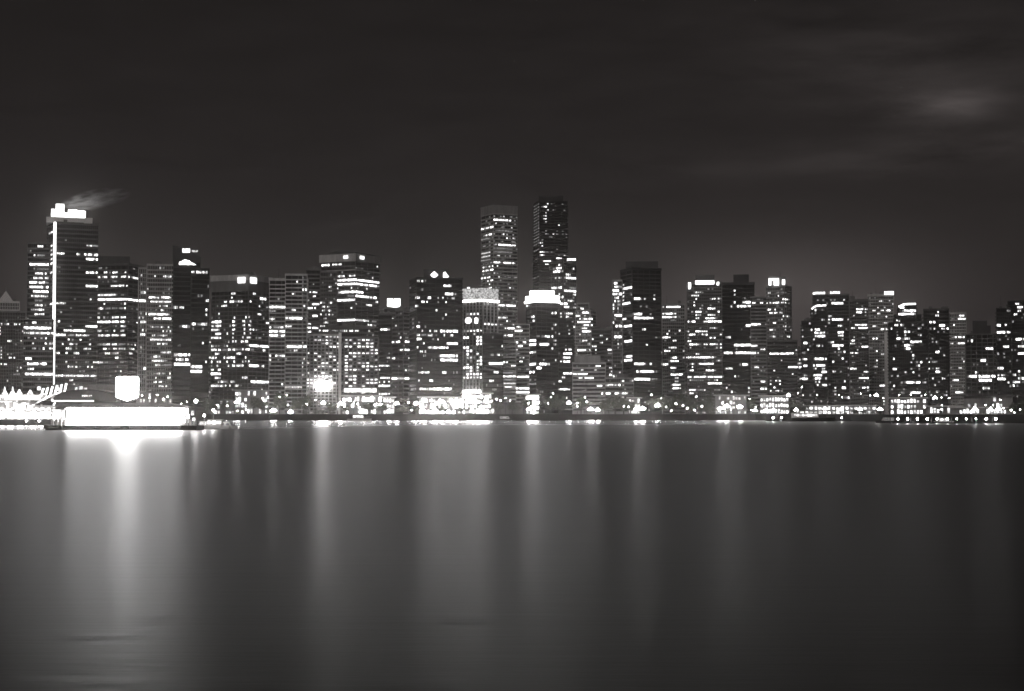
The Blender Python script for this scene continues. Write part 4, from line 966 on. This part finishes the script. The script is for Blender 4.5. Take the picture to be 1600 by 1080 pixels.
dock('short floating dock below the restaurant on the right', 1196, 1330, 842, .55, 3)
lamp(1208, 655, 2, 'left lamp of the close pair on the short dock below the restaurant', 842, .55, 'dock_lamp', 'lamps on the short dock', 'dock lamp')
lamp(1221, 655, 2, 'right lamp of the close pair on the short dock below the restaurant', 842, .55, 'dock_lamp', 'lamps on the short dock', 'dock lamp')
lamp(1315, 655, 2, 'lone lamp at the right end of the short dock', 842, .55, 'dock_lamp', 'lamps on the short dock', 'dock lamp')

# ------------------------------------------------------------------ boats
def boat(label, px, Y, length, rz, lit=('b', 'b', 'm'), cabin=1.0, name='motor_boat', mast=0, hullmat='whitehull', group='boats moored along the quay'):
    x = (px - 800) / FPX * Y
    root = thing(name, label, 'boat', (x, Y, 0), rz, group)
    L = length; hw = L * .14; fr = .32 + L * .055; b = MB(); sec = []
    for i in range(9):
        t = i / 8; w = hw * (1 if t < .5 else max(.02, 1 - ((t - .5) / .5) ** 2)); s = fr * (1 + .35 * max(0, t - .4)); xx = -L / 2 + L * t
        sec.append([(xx, -w, s), (xx - .1, -w * .82, s * .3), (xx - .2, -w * .4, -.35), (xx - .2, w * .4, -.35), (xx - .1, w * .82, s * .3), (xx, w, s)])
    for s in sec: b.v += s
    for i in range(8):
        for j in range(5): b.f.append((i*6+j, i*6+j+1, i*6+6+j+1, i*6+6+j)); b.mi.append(0)
        b.f.append((i*6+5, i*6, i*6+6, i*6+11)); b.mi.append(0)
    b.f += [tuple(range(6)), tuple(48 + i for i in reversed(range(6)))]; b.mi += [0, 0]
    b.build('hull', M[hullmat], root)
    h = .9 + L * .05; c0, c1 = -L * .28, L * .16; cw = hw * .72; zt = fr + h * cabin
    cab = MB(); n = len(lit)
    k = len(cab.v)
    cab.v += [(c0, -cw, fr), (c1 + .5, -cw, fr), (c1 + .5, cw, fr), (c0, cw, fr), (c0, -cw * .9, zt), (c1 - .25, -cw * .9, zt), (c1 - .25, cw * .9, zt), (c0, cw * .9, zt)]
    cab.f += [(k, k+1, k+5, k+4), (k+1, k+2, k+6, k+5), (k+2, k+3, k+7, k+6), (k+3, k, k+4, k+7), (k+4, k+5, k+6, k+7)]; cab.mi += [0] * 5
    cab.box(c0 - .3, c1 - .1, -cw, cw, zt, zt + .1)
    cab.build('cabin', M['white'], root)
    for i, lv in enumerate(lit):
        wl_ = (c1 - c0) / n
        for sgn in (-1, 1):
            o = link(bpy.data.objects.new('lit_window', WIN[lv]), root)
            o.location = (c0 + (i + .5) * wl_, sgn * (cw * .95 + .07), fr + h * cabin * .58); o.scale = (wl_ * .7, 1, h * cabin * .42)
    if mast:
        MB().tube((c0 + (c1 - c0) * .6, 0, zt), (c0 + (c1 - c0) * .6, 0, zt + mast), .07, .04, 6).build('mast', M['steel'], root)
        o = link(bpy.data.objects.new('mast_light', LM['globe']), root); o.location = (c0 + (c1 - c0) * .6, 0, zt + mast + .2); o.scale = (.5, .5, .5)
    return root
boat('white motor boat with one very bright cabin moored below the chequered hotel', 562, 900, 13, R(8), ('!', '!', 'b'), 1.3, mast=4)
boat('long low tour boat with a row of lit windows moored below the stepped dark tower', 1262, 824, 27, R(2), ('b', 'b', 'm', 'b', 'b', '!', '!', 'b', 'm'), 1.0, 'tour_boat', hullmat='hull')
boat('dark hulled boat lying beside the left end of the lamp lined dock', 1385, 700, 10, R(185), ('d', 'd'), .9, hullmat='hull')
boat('moored cruiser with bright stern among the boats right of the fuel barge', 333, 420, 8.5, R(178), ('b', '!', 'b'), 1.2, mast=2.2)
boat('small white runabout at the right hand end of the low dock beside the barge', 354, 424, 6.0, R(5), ('d', 'm'), .9)
boat('half lit launch tucked between the barge and the moored cruiser', 319, 428, 6.5, R(170), ('b', 'm'), 1.0, mast=1.4)
boat('dark boat with one window below the striped low block', 790, 925, 11, R(3), ('d', 'm', 'd'), .9, hullmat='hull')
boat('white day boat in front of the gallery at the right, half hidden by the dock', 1475, 672, 8, R(4), ('b', 'm'), 1.0)
dock('low dark floating dock to the right of the fuel barge', 308, 366, 430, .5, 2.2)

# ------------------------------------------------------------------ the fuel barge
def barge():
    Y = 400.0; q = Y / FPX
    cx = (196 - 800) * q
    root = thing('fuel_barge', 'floating fuel barge with a long blazing white backlit wall on a dark hull', 'barge', (cx, Y, 0))
    X = lambda px: (px - 196) * q
    Zp = lambda py: P(196, py, Y).z
    dk = Zp(665); b = MB()
    x0, x1 = X(84), X(313)
    # hull: raked left bow, square right end
    b.prism([(x0 - .9, dk + .25), (x0 - .5, .15), (x0 + .6, -.6), (x1, -.6), (x1 + .2, dk), (x0 + .6, dk)], -5.0, 5.0)
    b.build('hull', M['hull'], root)
    d = MB(); n = 70
    for i in range(n): a = x0 + .7 + (x1 - x0 - .7) * i / n; d.box(a, a + (x1 - x0 - .7) / n - .03, -4.9, 4.9, dk + .004, dk + .06)
    d.build('deck', M['timber'], root)
    w0, w1 = X(111), X(292); zt, zb = Zp(636.5), dk + .06
    MB().box(w0 + .4, w1 - .4, -3.0, 3.2, zb, zt - .1).build('cabin', M['white'], root)
    # backlit wall faces: framed panels, one long fascia along the quay side and both ends
    fa = MB(); fa.prism([(w0, zb + .12), (w1 - 1.3, zb + .12), (w1, zt - .15), (w0, zt - .15)], -3.35, -3.06)
    fs = fa.build('backlit_wall', E['fascia'], root)
    MB().box(w0 + .1, w0 + .36, -3.04, 3.0, zb + .15, zt - .2).build('backlit_wall', E['fascia'], root)
    MB().box(w1 - .36, w1 - .1, -3.04, 3.0, zb + .6, zt - .2).build('backlit_wall', E['b'], root)
    r = MB(); r.prism([(w0 - .5, zt), (w1 + .5, zt), (w1 - .3, zt + .35), (w1 - 4, zt + .95), (w0 + 4, zt + .95), (w0 + .3, zt + .35)], -3.5, 3.6)
    r.build('roof', M['grey'], root)
    # faint dark emblem and worn lettering on the wall
    em = MB(); ex, ez = X(187.5), Zp(646)
    for a in (-.5, .4): em.box(ex + a, ex + a + .6, -3.40, -3.36, ez, ez + .2)
    for i, (ww, hh) in enumerate(((.3, .5), (.27, .42), (.32, .55), (.27, .4), (.3, .5))):
        em.box(ex - .9 + i * .4, ex - .9 + i * .4 + ww, -3.40, -3.36, ez - .95, ez - .95 + hh * 1.25)
    em.build('emblem', M['dark'], fs)
    # left end: kiosk counter, bright fenders and pumps
    lt = X(88)
    for i in range(4):
        p = MB().box(lt + i * .95, lt + i * .95 + .55, -4.2, -3.7, dk + .06, dk + 1.5).box(lt + i * .95 + .08, lt + i * .95 + .47, -4.26, -4.2, dk + .9, dk + 1.3)
        p.build('fuel_pump', M['white'], root)
    MB().box(lt - .2, w0 - .6, -3.0, -2.7, dk + .9, zt - .6).build('backlit_wall', E['b'], root)
    MB().box(lt - .4, w0 - .5, -3.4, 3.2, zt - .55, zt - .25).build('canopy', M['grey'], root)
    for a in (lt - .1, w0 - 1.2): MB().tube((a, -3.2, dk), (a, -3.2, zt - .55), .09, .09, 6).build('canopy_post', M['metal'], root)
    # right end: piping, ladder, lockers
    rt = w1
    for i in range(3): MB().box(rt + .5 + i * .8, rt + .95 + i * .8, -3.6, -3.1, dk + .06, dk + 1.6 - .2 * i).build('fuel_pump', M['white'], root)
    for a in (rt + .4, rt + 1.5, rt + 2.6): MB().tube((a, -2.4, dk), (a, -2.4, zt - .2), .1, .1, 6).build('canopy_post', M['metal'], root)
    for a, z in ((rt + .9, dk + 2.2), (rt + 1.9, dk + 3.0), (rt + 2.2, dk + 1.4)):
        MB().box(a - .3, a + .3, -2.5, -2.42, z - .5, z + .5).build('lit_window', E['b'], root)
    # rail
    ra = MB()
    for i in range(8): a = x1 - .2 - i * .45; ra.tube((a, -4.7, dk), (a, -4.7, dk + 1.0), .03, .03, 5)
    ra.tube((x1 - .2, -4.7, dk + 1.0), (x1 - 3.4, -4.7, dk + 1.0), .035, .035, 5); ra.build('railing', M['steel'], root)
    for a in [X(80 + i * 26) for i in range(9)]:
        MB().lathe([(.12, dk - .75), (.22, dk - .6), (.22, dk - .2), (.12, dk - .05)], a, -5.2, 8).build('fender', M['hull'], root)
    # tall flood mast at the right end
    mp = P(306, 628, Y - 2)
    m = MB().tube((mp.x - cx, -2, dk), (mp.x - cx, -2, mp.z), .13, .08).build('mast', M['metal'], root)
    o = link(bpy.data.objects.new('mast_light', LM['globe']), m); o.location = (mp.x - cx, -2, mp.z + .15); o.scale = (.75, .75, .75)
    # the shield sign on its own post behind the roof
    s = thing('shield_sign', 'huge glowing white shield shaped sign on posts above the fuel barge', 'sign', (X(197.5) + cx, Y + 1.0, zt + .9))
    hw = 17.2 * q; z0, z1, z2 = Zp(626.5) - zt - .9, Zp(620.5) - zt - .9, Zp(588.5) - zt - .9
    prof = [(0, z0), (hw * .97, z1), (hw, z1 + .5), (hw, z2 - .35), (hw - .35, z2), (-hw + .35, z2), (-hw, z2 - .35), (-hw, z1 + .5), (-hw * .97, z1)]
    MB().prism(prof, -.45, .45).build('sign_face', E['shield'], s)
    for a in (-1.2, 1.2): MB().tube((a, 0, -.1), (a, 0, z1 + .1), .16, .16).build('post', M['metal'], s)
barge()
for i, (px, py) in enumerate(((222, 618), (234, 622), (246, 617), (255, 624), (262, 620), (212, 622))):
    lamp(px, py, 1, ('leftmost ' if i == 5 else words[i + 1] + ' from left ') + 'of the small lamps behind the fuel barge', 915, GZ, 'street_lamp', 'small lamps behind the fuel barge')

# ------------------------------------------------------------------ marina on the left
def boathouse():
    Y = 530.0; q = Y / FPX; x0, x1 = (84 - 800) * q, (182 - 800) * q
    root = thing('boathouse', 'boathouse with low arched dark roof behind the fuel barge', 'building', ((x0 + x1) / 2, Y, 0))
    hw = (x1 - x0) / 2; ze, zt = P(100, 626, Y).z, P(100, 608.5, Y).z; n = 16
    MB().box(-hw + .5, hw - .5, .4, 17, .5, ze).build('facade', M['mid'], root)
    prof = [(-hw, ze - .3), (hw, ze - .3)] + [(hw * math.cos(math.pi * i / n), ze + (zt - ze) * math.sin(math.pi * i / n) ** .8) for i in range(n + 1)]
    MB().prism(prof, -.6, 17.6).build('roof', M['dark'], root)
    MB().box(-hw - .3, hw * .3, -1.0, -.7, ze - .28, ze + .05).build('eaves_light', E['strip'], root)
    for i in range(6):
        o = link(bpy.data.objects.new('lit_window', WIN['b']), root); o.location = (-.6 + i * .55, -.65, ze + 1.5); o.scale = (.3, 1, .4)
    MB().box(-hw - 1, hw + 1, -2, 18, -.5, .5).build('pontoon', M['hull'], root)
boathouse()
def marina():
    Y = 556.0; q = Y / FPX; X = lambda px: (px - 52) * q; Zp = lambda py: P(52, py, Y).z
    root = thing('marina_clubhouse', 'brightly lit floating marina clubhouse with zigzag canopy edge at the far left', 'building', ((52 - 800) * q, Y, 0))
    x0, x1 = X(-60), X(104)
    MB().box(x0, x1, -2, 14, -.5, Zp(656)).build('pontoon', M['hull'], root)
    zg0, zg1 = Zp(656), Zp(643)
    MB().box(x0 + .3, x1 - 2.2, 1.0, 12, zg0 - .02, Zp(628)).build('facade', M['light'], root)
    n = 30; bw = (x1 - 2.5 - x0) / n
    for i in range(n):
        lv = random.choice('FFF!')
        o = link(bpy.data.objects.new('lit_window', WIN[lv]), root); o.location = (x0 + (i + .5) * bw, .9, (zg0 + zg1) / 2 + .1); o.scale = (bw * random.uniform(.7, .93), 1, (zg1 - zg0) * .72)
    # zigzag canopy: a folded plate edge
    zz = MB(); m = 36; zc0, zc1 = Zp(642), Zp(638.5)
    pr = [(x0 + (x1 - x0) * i / m, zc0 if i % 2 else zc1) for i in range(m + 1)]
    for (a, za), (c, zb) in zip(pr, pr[1:]):
        k = len(zz.v); t = .34
        zz.v += [(a, -1.4, za), (c, -1.4, zb), (c, 1.2, zb), (a, 1.2, za), (a, -1.4, za + t), (c, -1.4, zb + t), (c, 1.2, zb + t), (a, 1.2, za + t)]
        zz.f += [(k, k+3, k+2, k+1), (k+4, k+5, k+6, k+7), (k, k+1, k+5, k+4), (k+2, k+3, k+7, k+6)]; zz.mi += [0] * 4
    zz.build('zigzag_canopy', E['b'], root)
    # upper terrace, lit awnings
    MB().box(x0, X(44), -.3, 9, Zp(628.5), Zp(626)).build('terrace_slab', M['white'], root)
    MB().box(x0, X(28), -.45, -.3, Zp(628.6), Zp(626.8)).build('light_strip', E['b'], root)
    for a, c in ((8, 13), (21, 45)): MB().box(X(a), X(c), .5, .8, Zp(637), Zp(629.5)).build('lit_window', E['b'], root)
    MB().box(x0 + 1, X(60), 3, 10, Zp(626), Zp(616)).build('upper_storey', M['white'], root)
    n = 16
    for i in range(n):
        a = x0 + 1 + (X(60) - x0 - 1) * (i + .5) / n
        o = link(bpy.data.objects.new('lit_window', WIN[random.choice('!b!')]), root); o.location = (a, 2.9, Zp(621)); o.scale = ((X(60) - x0) / n * .9, 1, (Zp(617) - Zp(625)) * .8)
    # peaked sunshades and raked sail fins on the roof, their lighting put in as glow
    for i, px in enumerate((3, 15.5, 26, 43)):
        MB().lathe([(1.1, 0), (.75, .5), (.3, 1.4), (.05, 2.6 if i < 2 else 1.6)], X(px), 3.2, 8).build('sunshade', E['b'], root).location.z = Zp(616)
    for i in range(6):
        a = X(61 + i * 7.2); h = 2.6 + .16 * i
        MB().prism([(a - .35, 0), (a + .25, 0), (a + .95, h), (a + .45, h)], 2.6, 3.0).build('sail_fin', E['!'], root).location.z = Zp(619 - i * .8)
    MB().prism([(X(52), Zp(622)), (X(104), Zp(622)), (X(96), Zp(618)), (X(60), Zp(618.5))], 3.2, 9).build('roof', M['white'], root)
    # sloping gangway ramp, the light on it put in as surface glow
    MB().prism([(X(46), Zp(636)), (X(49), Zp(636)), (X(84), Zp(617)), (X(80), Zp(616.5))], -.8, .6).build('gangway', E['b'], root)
    MB().prism([(X(50), Zp(633)), (X(62), Zp(625.5)), (X(100), Zp(628)), (X(94), Zp(634))], -.5, 1.0).build('roof', M['dark'], root)
    for i in range(5):
        a = X(84 + i * 4.4); MB().prism([(a, Zp(633.5)), (a + .55, Zp(633.5)), (a + 1.1, Zp(628.5)), (a + .55, Zp(628.5))], -1.1, -.9).build('sail_fin', E['b'], root)  # these fins glow too, in place of light falling on them
    for px in (10, 43, 66, 92): MB().box(X(px) - .25, X(px) + .25, -.9, -.5, Zp(641), Zp(632)).build('post', M['white'], root)
marina()
lamp(41, 661, 1, 'left of the two little lamps at the waterline of the clubhouse', 553, .3, 'dock_lamp', 'waterline lamps of the clubhouse', 'dock lamp')
lamp(61, 661, 1, 'right of the two little lamps at the waterline of the clubhouse', 553, .3, 'dock_lamp', 'waterline lamps of the clubhouse', 'dock lamp')
pavilion('low quay terminal with lit windows behind the boathouse and shield sign', 60, 186, 601, 960, 14, .3, 'b', 'grey')
pavilion('low grey quay building behind the right half of the fuel barge', 214, 268, 612, 965, 12, .3, 'm', 'grey')

# ------------------------------------------------------------------ steam over the glowing lantern, night air
def plume():
    Yp = 1212.0; p = P(150, 311, Yp)
    b = MB(); b.lathe([(.05, -1), (.7, -.7), (1, 0), (.7, .7), (.05, 1)], n=16)
    o = b.build('steam_plume', None); o.data.materials.clear()
    o.location = (p.x, Yp, p.z); o.scale = (29, 7, 8); o.rotation_euler = (0, R(-10), 0)
    m, n, l = nodemat('steam')
    out = n.new('ShaderNodeOutputMaterial'); v = n.new('ShaderNodeVolumePrincipled')
    v.inputs['Color'].default_value = (.95, .95, .95, 1); v.inputs['Anisotropy'].default_value = .2
    tc = n.new('ShaderNodeTexCoord'); mp = n.new('ShaderNodeMapping'); mp.inputs['Scale'].default_value = (1.6, 1.2, 1.7); mp.inputs['Rotation'].default_value = (0, R(25), 0)
    nt = n.new('ShaderNodeTexNoise'); nt.inputs['Scale'].default_value = 1.8; nt.inputs['Detail'].default_value = 4
    ln = n.new('ShaderNodeVectorMath'); ln.operation = 'LENGTH'
    l.new(tc.outputs['Object'], mp.inputs[0]); l.new(mp.outputs[0], nt.inputs[0]); l.new(tc.outputs['Object'], ln.inputs[0])
    a = n.new('ShaderNodeMapRange'); a.inputs['From Min'].default_value = .95; a.inputs['From Max'].default_value = .15; a.inputs['To Min'].default_value = 0; a.inputs['To Max'].default_value = 1
    l.new(ln.outputs[1], a.inputs[0])
    c = n.new('ShaderNodeMapRange'); c.inputs['From Min'].default_value = .44; c.inputs['From Max'].default_value = .66; c.inputs['To Max'].default_value = .34
    l.new(nt.outputs[0], c.inputs[0])
    mu = n.new('ShaderNodeMath'); mu.operation = 'MULTIPLY'; l.new(a.outputs[0], mu.inputs[0]); l.new(c.outputs[0], mu.inputs[1])
    l.new(mu.outputs[0], v.inputs['Density']); l.new(v.outputs[0], out.inputs['Volume'])
    o.data.materials.append(m)
    tag(o, 'thin wisp of steam drifting right from the glowing rooftop lantern', 'steam', kind='stuff')
plume()
HAZE = True
if HAZE:
    b = MB().box(-3300, 3300, -60, 6300, -2.2, 250)
    o = b.build('haze', None); o.data.materials.clear()
    m, n, l = nodemat('night_haze')
    out = n.new('ShaderNodeOutputMaterial'); v = n.new('ShaderNodeVolumePrincipled')
    v.inputs['Color'].default_value = (.92, .87, .84, 1); v.inputs['Density'].default_value = .00013; v.inputs['Anisotropy'].default_value = .96
    l.new(v.outputs[0], out.inputs['Volume']); o.data.materials.append(m)
    tag(o, kind='stuff')
print('windows', NWIN[0], 'objects', len(bpy.data.objects))
